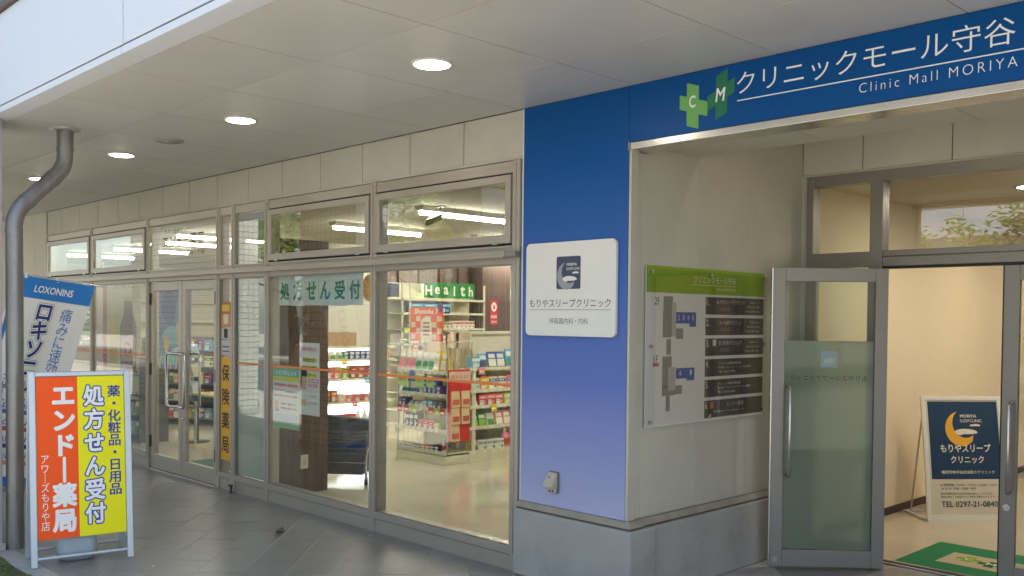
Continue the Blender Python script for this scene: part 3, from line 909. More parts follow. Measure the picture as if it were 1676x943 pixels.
# clinic corridor
CW = mat('corridor_wallpaper', (.72, .62, .45), .75, var=.03, vscale=3, bump=.12, bscale=150)
struct(B().box(-3.7, YB + .09, -.05, 1.2, 15, .0).build('corridor_floor', mat('corridor_vinyl_floor', (.52, .45, .34), .16, var=.10, vscale=1.6)))
struct(B().box(-3.7, YB + .16, 2.67, 1.2, 15, 2.75).build('corridor_ceiling', mat('corridor_ceiling_board', (.62, .56, .44), .7)))
cw = thing('corridor_wall', 'warm cream clinic corridor wall with dark skirting', 'wall', (-3.47, 10, 0))
B().box(-3.6, YB + .1, 0, -3.47, 15, 2.67).build('wall', CW, cw)
B().box(-3.47, YB + .45, 0.001, -3.458, 15, .065).build('skirting', mat('dark_skirting', (.05, .03, .03), .5), cw)
B().box(-3.6, YB + .1, 0, -3.375, YB + .2, 2.67).build('wall_return', CW, cw)
B().box(-3.6, 14.9, 0, 1.2, 15.05, 2.67).build('end_wall', CW, cw)
B().box(.7, YB + .1, 0, .8, 15, 2.67).build('side_wall', CW, cw)
for k, (x, y) in enumerate(((-2.3, 7.6), (-2.3, 9.4), (-2.3, 11.4), (-.6, 8.6))):
    t = thing('corridor_light', ('first', 'second', 'third', 'fourth')[k] + ' ceiling light inside the clinic corridor from its door', 'ceiling light', (x, y, 2.67), 0, 'lights in the clinic corridor')
    B().lathe([(.11, 0), (.11, -.008), (.095, -.012)], n=24).build('trim_ring', WHITE, t, world=False)
    B().lathe([(.09, -.013), (.002, -.016)], n=24).build('lens', emission('corridor_lamp', (1, .90, .74), 88), t, world=False)

# curved poster stand in the corridor
L0 = Vector((-3.115, 7.90)); L1 = Vector((-2.665, 8.44))
sa = math.atan2((L1 - L0).y, (L1 - L0).x)
ps = thing('poster_stand', 'white framed poster stand with navy moon poster inside the clinic corridor', 'sign', (L0.x, L0.y, 0), sa)
PWID = (L1 - L0).length
def lean(z): return .012 + .15 * (z / 1.02) ** 1.3
def slab(x0, x1, z0, z1, y_off, t, m, name, n=10):
    b = B()
    vs = []; fs = []
    for k in range(n + 1):
        z = z0 + (z1 - z0) * k / n
        yy = lean(z) + y_off
        vs += [(x0, yy, z), (x1, yy, z), (x1, yy + t, z), (x0, yy + t, z)]
    for k in range(n):
        a = 4 * k
        fs += [(a, a + 1, a + 5, a + 4), (a + 1, a + 2, a + 6, a + 5), (a + 2, a + 3, a + 7, a + 6), (a + 3, a, a + 4, a + 7)]
    fs += [(3, 2, 1, 0), (4 * n, 4 * n + 1, 4 * n + 2, 4 * n + 3)]
    return b.add(vs, fs).build(name, m, ps, world=False)
def bend(o):
    for v in o.data.vertices:
        v.co.y += lean(v.co.z)
    return o
WFR = mat('white_frame_enamel', (.72, .71, .66), .4)
slab(0, .035, 0.0, 1.0, -.004, .02, WFR, 'side_rail'); slab(PWID - .035, PWID, 0.0, 1.0, -.004, .02, WFR, 'side_rail')
slab(0, PWID, 1.0, 1.03, -.004, .02, WFR, 'top_rail', 2); slab(.035, PWID - .035, .0, .05, -.004, .02, WFR, 'bottom_rail', 2)
slab(.035, PWID - .035, .05, 1.0, .004, .006, flat((206, 200, 184), .5), 'poster')
slab(.055, PWID - .04, .345, .985, .002, .001, flat((22, 58, 92), .5), 'poster_ground')
def ptxt(*a, **k):
    o = text(*a, **k)
    if o: bend(o)
PW = flat((226, 220, 204), .5)
n0 = len(bpy.data.objects)
before = set(bpy.data.objects)
moon_logo(ps, PWID / 2 + .005, .79, .34, .30, .0012, None, flat((230, 172, 62), .5), PW, PW, bg=False)
for o in set(bpy.data.objects) - before: bend(o)
ptxt('もりやスリープ', PWID / 2 + .01, .60, .44, .068, PW, ps, .0008, bold=.018)
ptxt('クリニック', PWID / 2 + .02, .505, .29, .062, PW, ps, .0008, bold=.018)
ptxt('睡眠時無呼吸症候群のクリニック', PWID / 2 + .02, .402, .46, .028, PW, ps, .0008)
PK = flat((44, 40, 38), .6)
ptxt('診療時間: 10:00～13:00 / 15:00～18:30', PWID / 2 + .02, .297, .50, .022, PK, ps, .0014)
ptxt('休 診 日: 月曜・日曜・祝日', PWID / 2 - .07, .268, .30, .020, PK, ps, .0014)
ptxt('待ち時間短縮のため予約制を導入しております。', PWID / 2 - .0, .226, .46, .018, PK, ps, .0014)
ptxt('来院の際は、お電話でのご予約をお願いいたします。', PWID / 2 + .01, .200, .48, .018, PK, ps, .0014)
ptxt('TEL 0297-21-0840', PWID / 2 + .02, .140, .49, .047, PK, ps, .0014, bold=.012)
bf = B().box(0, .0, .0, .02, .42, .02).box(PWID - .02, .0, .0, PWID, .42, .02).box(.02, .40, 0, PWID - .02, .42, .02)
bf.build('base_frame', WFR, ps, world=False)
B().tube([(.02, .33, .02), (.02, lean(.9) + .02, .92)], .008, 8).build('strut', STEEL, ps, world=False)
B().tube([(PWID - .02, .33, .02), (PWID - .02, lean(.9) + .02, .92)], .008, 8).build('strut', STEEL, ps, world=False)

# green entrance mat
mtx = thing('entrance_mat', 'green entrance mat with beige band and clinic emblem inside the doorway', 'mat', (-1.95, 6.78, .001))
GREENM = mat('green_mat_pile', (.0, .18, .06), .95, var=.12, vscale=40, bump=.6, bscale=300)
B().prism(rrect(-.80, -.42, .80, .43, .03), 0, .009).build('mat_body', GREENM, mtx, world=False).matrix_basis = Matrix.Translation((0, 0, .009)) @ Matrix.Rotation(R(-90), 4, 'X')
def lay(o, z=.0105):
    for v in o.data.vertices:
        x_, y_, z_ = v.co
        v.co = (x_, z_, z - (y_ if abs(y_) < .01 else 0) * .3)
    return o
lay(rect(-.60, -.18, .60, .17, mat('beige_mat_pile', (.50, .42, .27), .95, bump=.5, bscale=300), mtx, 0, 'mat_band'), .0100)
def plus(cx, cz, s, m, z):
    t = s * .36
    pts = [(-t, -s), (t, -s), (t, -t), (s, -t), (s, t), (t, t), (t, s), (-t, s), (-t, t), (-s, t), (-s, -t), (-t, -t)]
    lay(shape([(cx + a, cz + b_) for a, b_ in pts], m, mtx, 0, 'mat_emblem'), z)
plus(-.45, .02, .085, flat((128, 170, 44), .9), .0125)
plus(-.29, -.02, .085, flat((20, 100, 60), .9), .0125)
for t in (text('C', -.45, .02, .05, .06, PW, mtx, 0, .02), text('M', -.29, -.02, .06, .06, PW, mtx, 0, .02)): lay(t, .014)
lay(text('クリニックモール守谷', .19, -.01, .66, .12, flat((70, 44, 24), .9), mtx, 0, bold=.01), .0125)

# ------------------------------------------------------------------ floor directory board on the recess wall
db = thing('directory_board', 'white clinic directory board with green header and floor maps on the recess wall', 'sign', (XP + .012, 4.447, 0), R(90))
DW, DZ0, DZ1 = 1.318, 1.010, 1.974
B().box(0, -.006, DZ0, DW, 0, DZ1).build('board', mat('white_board', (.70, .70, .67), .5), db, world=False)
rect(0, 1.815, DW, DZ1, flat((132, 166, 24), .5), db, -.0068, 'header')
text('クリニックモール守谷', .72, 1.908, .48, .045, PW, db, -.0076)
rect(.475, 1.872, .965, 1.875, PW, db, -.0076, 'rule')
text('Clinic Mall MORIYA', .845, 1.850, .235, .018, PW, db, -.0076)
DG = flat((72, 68, 66), .5)
names = ['もりやスリープクリニック', 'エール歯科クリニック', 'まつの木クリニック', 'クリニック募集 お問い合わせ', 'クリニック募集 お問い合わせ', 'エンドー薬局']
for k in range(6):
    z1 = 1.800 - k * .1325; z0 = z1 - .112
    rect(.615, z0, DW - .005, z1, DG, db, -.0068, 'entry')
    text('%d.' % (k + 1), .640, z1 - .032, .032, .042, PW, db, -.0076)
    if k < 3:
        rect(.70, z1 - .048, .738, z1 - .008, (flat((60, 74, 110)), DG, flat((214, 208, 196)))[k], db, -.0076, 'entry_icon')
        text(names[k], .905, z1 - .030, .33 if k == 0 else .27, .028, PW, db, -.0076)
        text('診療時間 10:00～13:00', 1.20, z1 - .028, .12, .012, PW, db, -.0076, res=1)
        rect(.79, z1 - .088, .90, z1 - .062, flat((112, 92, 92)), db, -.0074, 'entry_note')
        text('TEL 0297-21-0840', 1.18, z1 - .058, .16, .012, PW, db, -.0076, res=1)
        text('休診日 日曜・祝日', 1.17, z1 - .088, .17, .012, PW, db, -.0076, res=1)
    elif k < 5:
        text('クリニック募集 賃貸区画', .90, z1 - .030, .27, .016, PW, db, -.0076, res=1)
        text('株式会社シーティーユー パートナーズ TEL募集中', .96, z1 - .056, .40, .014, PW, db, -.0076, res=1)
        text('TEL 03-5201-7800', .87, z1 - .084, .2, .014, PW, db, -.0076, res=1)
    else:
        rect(.68, z1 - .052, .72, z1 - .012, flat((214, 110, 70)), db, -.0076, 'entry_icon')
        text('エンドー薬局', .97, z1 - .034, .20, .028, PW, db, -.0076)
        text('営業時間 9:00～19:00 土曜 9:00～17:00', .90, z1 - .076, .36, .013, PW, db, -.0076, res=1)
text('2F', .105, 1.765, .05, .045, INK, db, -.0072)
text('1F', .10, 1.415, .042, .045, INK, db, -.0072)
rect(.072, 1.372, .132, 1.392, flat((196, 84, 84)), db, -.0072, 'map_note')
GB, GB2, MB_ = flat((134, 134, 128)), flat((176, 176, 170)), flat((42, 88, 164))
for x0, z0, x1, z1, m in ((.17, 1.55, .265, 1.795, GB), (.165, 1.545, .25, 1.70, GB), (.255, 1.55, .30, 1.76, GB2), (.30, 1.535, .375, 1.60, GB), (.205, 1.44, .25, 1.535, GB), (.30, 1.63, .50, 1.70, MB_), (.44, 1.61, .51, 1.70, MB_),
                          (.165, 1.24, .26, 1.43, GB), (.225, 1.22, .30, 1.365, GB2), (.165, 1.19, .29, 1.25, GB), (.29, 1.195, .37, 1.25, GB), (.205, 1.095, .245, 1.188, GB), (.305, 1.29, .49, 1.355, MB_), (.415, 1.275, .50, 1.355, MB_)):
    rect(x0, z0, x1, z1, m, db, -.0068 - (.0005 if m in (MB_,) else 0) - (.0003 if m is GB2 else 0) - (x0 * .0004), 'map_block')
for i, s_ in enumerate('2345'):
    text(s_, .325 + .05 * i, 1.666, .022, .032, PW, db, -.0082)
text('6', .35, 1.325, .022, .032, PW, db, -.0082); text('1', .46, 1.325, .016, .032, PW, db, -.0082)
B().box(-.01, -.016, DZ0 + .01, DW + .02, -.012, DZ1 - .02).build('acrylic_cover', ACRYL, db, world=False)
for x in (.04, DW / 2, DW - .01):
    for z in (DZ0 + .03, (DZ0 + DZ1) / 2, DZ1 - .035):
        if x == DW / 2 and abs(z - (DZ0 + DZ1) / 2) < .01: continue
        B().tube([(x, 0, z), (x, -.024, z)], .011, 12).build('standoff_bolt', STEEL, db, world=False)

# ------------------------------------------------------------------ A-frame sign on the pavement
FA = Vector((-6.485, 2.015)); FB = Vector((-6.365, 2.632))
aa = math.atan2((FB - FA).y, (FB - FA).x)
af = thing('sandwich_board', 'orange and yellow pharmacy sandwich board with pale blue metal frame', 'sign', (FA.x, FA.y, 0), aa)
AW = (FB - FA).length
AH, AD = 1.275, .31           # height and spread of the feet
AFR = mat('pale_blue_aluminium', (.50, .55, .60), .35, .35, var=.08, vscale=6)
ORANGE = flat((255, 92, 24), .5, .25); YELLOW = flat((246, 238, 24), .5, .25); BLUEO = flat((44, 62, 150), .42); WHT = flat((240, 240, 236), .42)
tl_ = math.atan2(AD / 2 - .02, AH)
def face(root, back):
    e = root
    sgn = -1 if back else 1
    # build the leaf upright in local x,z, then lean it; the back leaf is turned round the middle
    rot = Matrix.Rotation(-tl_, 4, 'X')
    if back:
        M_ = Matrix.Translation((AW, AD, 0)) @ Matrix.Rotation(math.pi, 4, 'Z') @ rot
    else:
        M_ = rot
    before = set(bpy.data.objects)
    for x0 in (0, AW - .04):
        B().box(x0, -.016, 0, x0 + .04, .012, AH).build('leg', AFR, root, world=False, bevel=.004)
    B().box(.04, -.014, AH - .032, AW - .04, .010, AH - .004).build('top_rail', AFR, root, world=False, bevel=.003)
    B().tube([(.04, -.002, .055), (AW - .04, -.002, .055)], .011, 10).build('bottom_rail', AFR, root, world=False)
    px0, px1, pz0, pz1 = .043, AW - .043, .175, AH - .036
    xm = px0 + (px1 - px0) * .462
    B().prism(rrect(px0, pz0, px1, pz1, .012), -.006, .002).build('panel', WHT, root, world=False)
    rect(px0, pz0, xm, pz1, ORANGE, root, -.0072, 'orange_field')
    rect(xm, pz0, px1, pz1, YELLOW, root, -.0072, 'yellow_field')
    hh = pz1 - pz0
    text('エ\nン\nド\n｜\n薬\n局', px0 + .163, pz0 + hh * .485, .152, hh * .90, WHT, root, -.0085, bold=.045, res=4, line=1.04)
    text('ア\nワ\n｜\nズ\nも\nり\nや\n店', px0 + .047, pz0 + hh * .285, .05, hh * .46, WHT, root, -.0085, bold=.004, res=3, line=.95)
    outlined('処\n方\nせ\nん\n受\n付', xm + .100, pz0 + hh * .507, .130, hh * .87, WHT, BLUEO, root, -.0085, .032, .092, 4, 1.1)
    text('薬\n・\n化\n粧\n品\n・\n日\n用\n品', xm + .228, pz0 + hh * .590, .084, hh * .70, BLUEO, root, -.0085, bold=.022, res=3, line=.98)
    for o in set(bpy.data.objects) - before:
        o.matrix_basis = M_
    return e
face(af, False); face(af, True)
for x0 in (.015, AW - .025):
    B().box(x0, .02, .20, x0 + .01, AD - .02, .215).build('spreader_bar', AFR, af, world=False)
WT = mat('grey_plastic_tank', (.36, .42, .46), .5, var=.08, vscale=10)
wt = B()
pts0 = rrect(-.125, -.10, .125, .10, .06)
rings = [(.62, .012), (.80, .018), (.94, .04), (1.0, .075), (1.0, .125), (.95, .165), (.80, .19), (.4, .20)]
vs = []; fs = []
n = len(pts0)
for s_, z in rings:
    vs += [(AW / 2 - .02 + a * s_, AD / 2 + b_ * s_, z + .02) for a, b_ in pts0]
for i in range(len(rings) - 1):
    for k in range(n):
        fs.append((i * n + k, i * n + (k + 1) % n, (i + 1) * n + (k + 1) % n, (i + 1) * n + k))
fs += [tuple(range(n - 1, -1, -1)), tuple(range((len(rings) - 1) * n, len(rings) * n))]
wt.add(vs, fs, 0, True)
wt.v = [(x, y, z - .032) for x, y, z in wt.v]
tank = tag(wt.build('water_weight', WT, None), 'grey plastic water weight under the sandwich board', 'weight')
tank.location = (FA.x, FA.y, 0); tank.rotation_euler = (0, 0, aa)
# its vertices stay in the board's frame so it sits between the four feet

# ------------------------------------------------------------------ leaning banner flag behind the downpipe
nb_r = Vector((.30, .954)).normalized()
nb = thing('banner_flag', 'leaning white medicine banner flag with blue header behind the downpipe', 'banner', (-8.62, 2.62, 0), math.atan2(nb_r.y, nb_r.x))
# local x to the right across the view, z up
TILT, TX = R(-14.5), R(-8.5)
BWD, BH = .60, 1.80
def bn(x, z):          # banner coordinates (x right, z up from the lower left corner) -> local
    c_, s_ = math.cos(TILT), math.sin(TILT)
    wv = .018 * math.sin(z * 3.1 + x * 4) + .010 * math.sin(x * 11)
    return (BX0 + x * math.cos(TX) - z * s_, -wv, BZ0 + x * math.sin(TX) + z * c_)
BX0, BZ0 = -.485, .24
CLOTH = mat('banner_cloth', (.86, .84, .79), .85, var=.05, vscale=5, bump=.1, bscale=250)
def cloth(x0, z0, x1, z1, m, name, y=0, nx_=8, nz_=20):
    vs = []
    for j in range(nz_ + 1):
        for i in range(nx_ + 1):
            p = bn(x0 + (x1 - x0) * i / nx_, z0 + (z1 - z0) * j / nz_)
            vs.append((p[0], p[1] + y, p[2]))
    b = B().add(vs, [(j * (nx_ + 1) + i, j * (nx_ + 1) + i + 1, (j + 1) * (nx_ + 1) + i + 1, (j + 1) * (nx_ + 1) + i) for j in range(nz_) for i in range(nx_)], 0, True)
    return b.build(name, m, nb, world=False)
cloth(0, 0, BWD, BH, CLOTH, 'cloth')
HB = flat((46, 128, 206), .7)
cloth(0, BH - .18, BWD, BH + .001, HB, 'header_band', -.002, 8, 4)
cloth(0, 0, BWD, .085, HB, 'foot_band', -.002, 8, 4)
cloth(-.012, .085, .022, BH - .18, HB, 'side_hem', -.002, 2, 20)
def btxt(o):
    for v in o.data.vertices:
        p = bn(v.co.x, v.co.z)
        v.co = (p[0], p[1] + v.co.y, p[2])
    return o
btxt(text('LOXONINS', BWD * .50, BH - .095, .30, .062, WHT, nb, -.004, .02))
NV = flat((52, 50, 128), .6)
ref = .035
for m_, bo, yy, nm in ((INK, .105, -.0035, 'letter_outline'), (WHT, .085, -.0046, 'letter_outline'), (NV, .03, -.0057, 'lettering')):
    btxt(text('ロ\nキ\nソ\nニ\nン', BWD * .455, BH - .62, .125, .80, m_, nb, yy, bo, 4, line=.9, ref=ref, name=nm))
btxt(text('痛\nみ\nに\n速\n効', BWD * .74, BH - .53, .092, .60, flat((86, 128, 196), .6), nb, -.004, .0, 3, line=.9))
btxt(text('シ\nリ\n｜\nズ', BWD * .22, BH - .98, .06, .30, NV, nb, -.004, 0, 3))
btxt(text('S', BWD * .45, BH - 1.10, .10, .13, NV, nb, -.004, .02, 3))
for k, c_ in enumerate(((52, 108, 190), (200, 70, 90), (46, 66, 150), (210, 160, 120))):
    z0 = .62 - k * .145
    cloth(.12, z0, .48, z0 + .115, flat((222, 222, 226), .5), 'pack_picture', -.003, 4, 2)
    cloth(.12, z0, .48, z0 + .035, flat(c_, .5), 'pack_picture', -.004, 4, 2)
    btxt(text('LOXONIN', .30, z0 + .072, .28, .045, flat((40, 60, 140)), nb, -.0045, .01, 2, shear=.15))
pole0 = Vector(bn(-.015, -.22)); pole1 = Vector(bn(-.015, BH + .03))
pole0.y = pole1.y = .012
B().tube([pole0, pole1], .011, 10).build('pole', WHITE, nb, world=False)
q0, q1 = Vector(bn(-.015, BH + .012)), Vector(bn(BWD + .09, BH + .012))
q0.y = q1.y = .012
B().tube([q0, q1], .006, 8).build('cross_pole', STEEL, nb, world=False)
for k in range(3):
    p = Vector(bn(.06 + .24 * k, BH + .002))
    B().box(p.x - .012, -.008, p.z - .02, p.x + .012, .02, p.z + .022).build('cloth_loop', WHITE, nb, world=False)
bs = B().lathe([(.17, 0), (.18, .02), (.175, .07), (.12, .10), (.03, .105), (.02, .14)], (pole0.x, .012, -.002), 24)
bs.build('base_weight', mat('blue_base', (.07, .16, .42), .45), nb, world=False)

# ------------------------------------------------------------------ small things on the pavement
ds = thing('door_stop', 'small dark door stop post on the pavement before the frosted pane', 'door stop', (-8.06, 4.245, 0))
B().lathe([(.022, 0), (.022, .006), (.011, .01), (.011, .05), (.016, .056), (.016, .072), (.012, .078)], n=16).build('post', DARKB, ds, world=False)
B().box(-.04, -.012, .062, .0, .012, .076).build('catch', RUBBER, ds, world=False, bevel=.003)
lf = B()
lp = [(0, -.075), (.022, -.04), (.03, 0), (.02, .045), (0, .08), (-.022, .045), (-.03, 0), (-.02, -.045)]
lf.add([(x, y, .012 + .25 * abs(x) + .02 * (y / .08) ** 2) for x, y in lp] + [(0, 0, .006)], [(8, i, (i + 1) % 8) for i in range(8)])
lf.add([(x, y, .009 + .25 * abs(x) + .02 * (y / .08) ** 2) for x, y in lp] + [(0, 0, .003)], [(8, (i + 1) % 8, i) for i in range(8)])
lf.tube([(0, -.07, .03), (.004, -.10, .02), (.002, -.115, .004)], .002, 5)
solo(lf, 'fallen_leaf', mat('dry_leaf', (.09, .075, .06), .8, var=.3, vscale=40), 'curled dry leaf lying on the grey pavement tiles', 'leaf', (-6.31, 3.725, 0), rz=.7)
for k, (x, y) in enumerate(((-6.02, 2.62), (-5.78, 4.18))):
    solo(B().add([(.012, 0, .001), (.004, .01, .004), (-.011, .004, .001), (-.006, -.009, .003), (0, 0, .007)], [(0, 1, 4), (1, 2, 4), (2, 3, 4), (3, 0, 4)]), 'paper_scrap', PAPER,
         ('tiny white scrap on the tiles right of the sandwich board', 'tiny white scrap on the tiles below the shop window mullion')[k], 'scrap', (x, y, 0))

# ================================================================== INSIDE THE SHOP
ZC = 2.70
struct(B().box(-20.2, D + .10, -.05, -3.62, 14.2, .004).build('shop_floor', mat('polished_shop_floor', (.72, .67, .53), .10, var=.07, vscale=1.1, coat=.25)))
struct(B().box(-20.2, D + .10, ZC, -3.62, 14.2, 2.82).build('shop_ceiling', mat('shop_ceiling_board', (.52, .49, .39), .8, var=.03)))
SWALL = mat('shop_cream_wall', (.70, .68, .60), .8)
iw = thing('shop_back_wall', 'cream back walls of the pharmacy interior', 'wall', (-15, 14, 0))
B().box(-20.2, 14.0, 0, -3.62, 14.2, ZC).build('wall', SWALL, iw)
B().box(-20.3, D + .1, 0, -20.1, 14.0, ZC).build('wall', SWALL, iw)
B().box(-4.31, 6.4, 0, -4.2, 14.0, ZC).build('wall', SWALL, iw)
B().box(-11.6, 6.3, 0, -11.42, 8.5, ZC).build('wall', SWALL, iw)
wp = thing('walnut_partition', 'dark walnut slatted partition behind the Health shelf', 'partition', (-11.4, 9.6, 0))
yy = 8.5
k = 0
while yy < 10.2:
    st = .20
    B().box(-11.6, yy + .004, 0, -11.38 + (.05 if k % 2 else 0), min(10.2, yy + st) - .004, 2.48).build('wood_panel', BROWN, wp, bevel=.004)
    yy += st; k += 1
B().box(-11.62, 10.2, 0, -11.10, 10.82, 2.52).build('wood_pillar', BROWN, wp, bevel=.006)
np_ = thing('walnut_end_panel', 'dark walnut partition end just inside the glass with wall outlet', 'partition', (-7.62, 4.7, 0))
B().box(-7.68, D + .11, .004, -7.575, 4.985, 2.36).build('panel', BROWN, np_, bevel=.004)
B().box(-7.575, 4.685, .235, -7.568, 4.765, .365).build('outlet_plate', flat((214, 208, 186), .5), np_, bevel=.003)
B().box(-7.569, 4.71, .27, -7.566, 4.74, .33).build('outlet_socket', flat((190, 184, 164), .5), np_)

# ceiling tube lights
TUBE = emission('white_tube', (1, .95, .79), 29)
lights = [(-6.93, 5.55, 6.75), (-6.93, 7.5, 8.7), (-8.82, 5.85, 7.1), (-8.82, 7.95, 9.2), (-8.82, 10.0, 11.2), (-10.87, 8.2, 9.45), (-10.87, 10.3, 11.5), (-11.3, 5.2, 6.5),
          (-12.5, 5.6, 6.8), (-12.5, 8.6, 9.8), (-14.3, 5.6, 6.8), (-14.1, 12.2, 13.5), (-14.3, 8.6, 9.8), (-16.4, 5.6, 6.8), (-6.93, 9.6, 10.8)]
ordw = ['first', 'second', 'third', 'fourth', 'fifth', 'sixth', 'seventh', 'eighth', 'ninth', 'tenth', 'eleventh', 'twelfth', 'thirteenth', 'fourteenth', 'fifteenth', 'sixteenth', 'seventeenth', 'eighteenth']
for k, (x, y0, y1) in enumerate(sorted(lights, key=lambda t: -t[0])):
    t = thing('tube_light', 'lit white ceiling tube light in the shop, %s from the blue pillar side' % ordw[k], 'ceiling light', (x, (y0 + y1) / 2, ZC), 0, 'tube lights on the shop ceiling')
    h = (y1 - y0) / 2
    B().hexa([(-.045, -h, -.045), (.045, -h, -.045), (.045, h, -.045), (-.045, h, -.045)], [(-.075, -h, 0), (.075, -h, 0), (.075, h, 0), (-.075, h, 0)]).build('housing', WHITE, t, world=False)
    B().tube([(0, -h + .02, -.062), (0, h - .02, -.062)], .022, 10).build('tube', TUBE, t, world=False)

# ------------------------------------------------------------------ goods
PAL = {'red': (196, 48, 50), 'orange': (232, 122, 58), 'yellow': (236, 206, 70), 'green': (66, 150, 84), 'lime': (158, 196, 60), 'teal': (50, 150, 156), 'blue': (56, 92, 178),
       'navy': (40, 46, 104), 'sky blue': (104, 176, 214), 'purple': (122, 84, 160), 'pink': (232, 132, 160), 'white': (232, 232, 226), 'brown': (140, 92, 58), 'cream': (226, 212, 170), 'grey': (140, 140, 140), 'coral': (226, 120, 96)}
def pm(c): return flat(PAL[c], .45)
GC = {}
def goods_mesh(kind, c1, c2, w1, d1, h1):
    key = (kind, c1, c2, round(w1, 3), round(d1, 3), round(h1, 3))
    if key in GC: return GC[key]
    b = B()
    ms = [pm(c1), pm(c2), pm('white'), flat((60, 60, 70), .5)]
    if kind == 'carton':
        b.box(-w1 / 2, -d1, 0, w1 / 2, 0, h1)
        b.box(-w1 / 2, -d1 - .0012, h1 * .60, w1 / 2, -d1, h1 * .86, 1)
        b.box(-w1 * .36, -d1 - .0012, h1 * .12, w1 * .10, -d1, h1 * .50, 2)
        b.prism(disc(w1 * .27, h1 * .30, w1 * .15, min(w1 * .17, h1 * .17), 10), -d1 - .0016, -d1, 1)
        b.box(-w1 * .30, -d1 - .002, h1 * .70, w1 * .24, -d1 - .0012, h1 * .76, 2)
        b.box(-w1 * .30, -d1 - .002, h1 * .36, w1 * .02, -d1 - .0012, h1 * .40, 3)
    elif kind == 'bottle':
        r = min(w1, d1) / 2
        b.lathe([(r * .96, 0), (r, h1 * .04), (r, h1 * .62), (r * .72, h1 * .76), (r * .4, h1 * .82), (r * .4, h1 * .84)], (0, -d1 / 2, 0), 12, 0)
        b.lathe([(r * .46, h1 * .84), (r * .46, h1 * .98), (r * .40, h1)], (0, -d1 / 2, 0), 12, 2)
        b.lathe([(r * 1.012, h1 * .18), (r * 1.012, h1 * .50)], (0, -d1 / 2, 0), 12, 1)
    elif kind == 'pouch':
        b.hexa([(-w1 / 2, -d1, 0), (w1 / 2, -d1, 0), (w1 / 2, 0, 0), (-w1 / 2, 0, 0)], [(-w1 * .47, -d1 * .55, h1), (w1 * .47, -d1 * .55, h1), (w1 * .47, -d1 * .45, h1), (-w1 * .47, -d1 * .45, h1)])
        b.hexa([(-w1 * .42, -d1 * .97 - .002, h1 * .12), (w1 * .42, -d1 * .97 - .002, h1 * .12), (w1 * .42, -d1 * .9, h1 * .12), (-w1 * .42, -d1 * .9, h1 * .12)],
               [(-w1 * .42, -d1 * .77 - .002, h1 * .55), (w1 * .42, -d1 * .77 - .002, h1 * .55), (w1 * .42, -d1 * .7, h1 * .55), (-w1 * .42, -d1 * .7, h1 * .55)], 1)
        b.hexa([(-w1 * .36, -d1 * .74 - .003, h1 * .62), (w1 * .36, -d1 * .74 - .003, h1 * .62), (w1 * .36, -d1 * .66, h1 * .62), (-w1 * .36, -d1 * .66, h1 * .62)],
               [(-w1 * .36, -d1 * .62 - .003, h1 * .86), (w1 * .36, -d1 * .62 - .003, h1 * .86), (w1 * .36, -d1 * .55, h1 * .86), (-w1 * .36, -d1 * .55, h1 * .86)], 2)
    else:   # canister
        r = min(w1, d1) / 2
        b.lathe([(r * .95, 0), (r, h1 * .03), (r, h1 * .86), (r * .95, h1 * .9)], (0, -d1 / 2, 0), 14, 0)
        b.lathe([(r * .97, h1 * .9), (r * .97, h1 * .99), (r * .9, h1)], (0, -d1 / 2, 0), 14, 1)
        b.lathe([(r * 1.01, h1 * .25), (r * 1.01, h1 * .65)], (0, -d1 / 2, 0), 14, 2)
    GC[key] = b.mesh(kind, ms)
    return GC[key]

ORD = ['first', 'second', 'third', 'fourth', 'fifth', 'sixth', 'seventh', 'eighth', 'ninth', 'tenth', 'eleventh', 'twelfth', 'thirteenth', 'fourteenth', 'fifteenth', 'sixteenth', 'seventeenth', 'eighteenth', 'nineteenth', 'twentieth', 'twenty-first', 'twenty-second', 'twenty-third', 'twenty-fourth']
def row(unit, shelf, p0, rz, length, specs, hmax, depth=.10, gap=.008, start=0):
    """stand goods side by side along local x from p0; specs: list of (kind, colour, second colour, width, height, count)"""
    dx, dy = math.cos(rz), math.sin(rz)
    s = start
    i = 0
    for kind, c1, c2, w1, h1, cnt in specs:
        for q in range(cnt):
            if s + w1 > length: return
            h_ = min(h1, hmax)
            o = bpy.data.objects.new({'carton': 'medicine_carton', 'bottle': 'bottle', 'pouch': 'pouch', 'canister': 'canister'}[kind], goods_mesh(kind, c1, c2, w1, min(depth, w1 * 1.1) if kind in ('bottle', 'canister') else depth, h_))
            COL.objects.link(o)
            jy = rnd.uniform(0, .02)
            o.location = (p0[0] + dx * (s + w1 / 2) + dy * -jy * -1 * 0, p0[1] + dy * (s + w1 / 2), p0[2])
            o.location.x += -dy * jy; o.location.y += dx * jy
            o.rotation_euler = (0, 0, rz + rnd.uniform(-.05, .05))
            nm = {'carton': 'carton', 'bottle': 'bottle', 'pouch': 'pouch', 'canister': 'canister'}[kind]
            tag(o, '%s %s, %s from left on %s, %s' % (c1, nm, ORD[i], unit, shelf), nm, 'goods on the ' + unit)
            s += w1 + gap + rnd.uniform(0, .006)
            i += 1

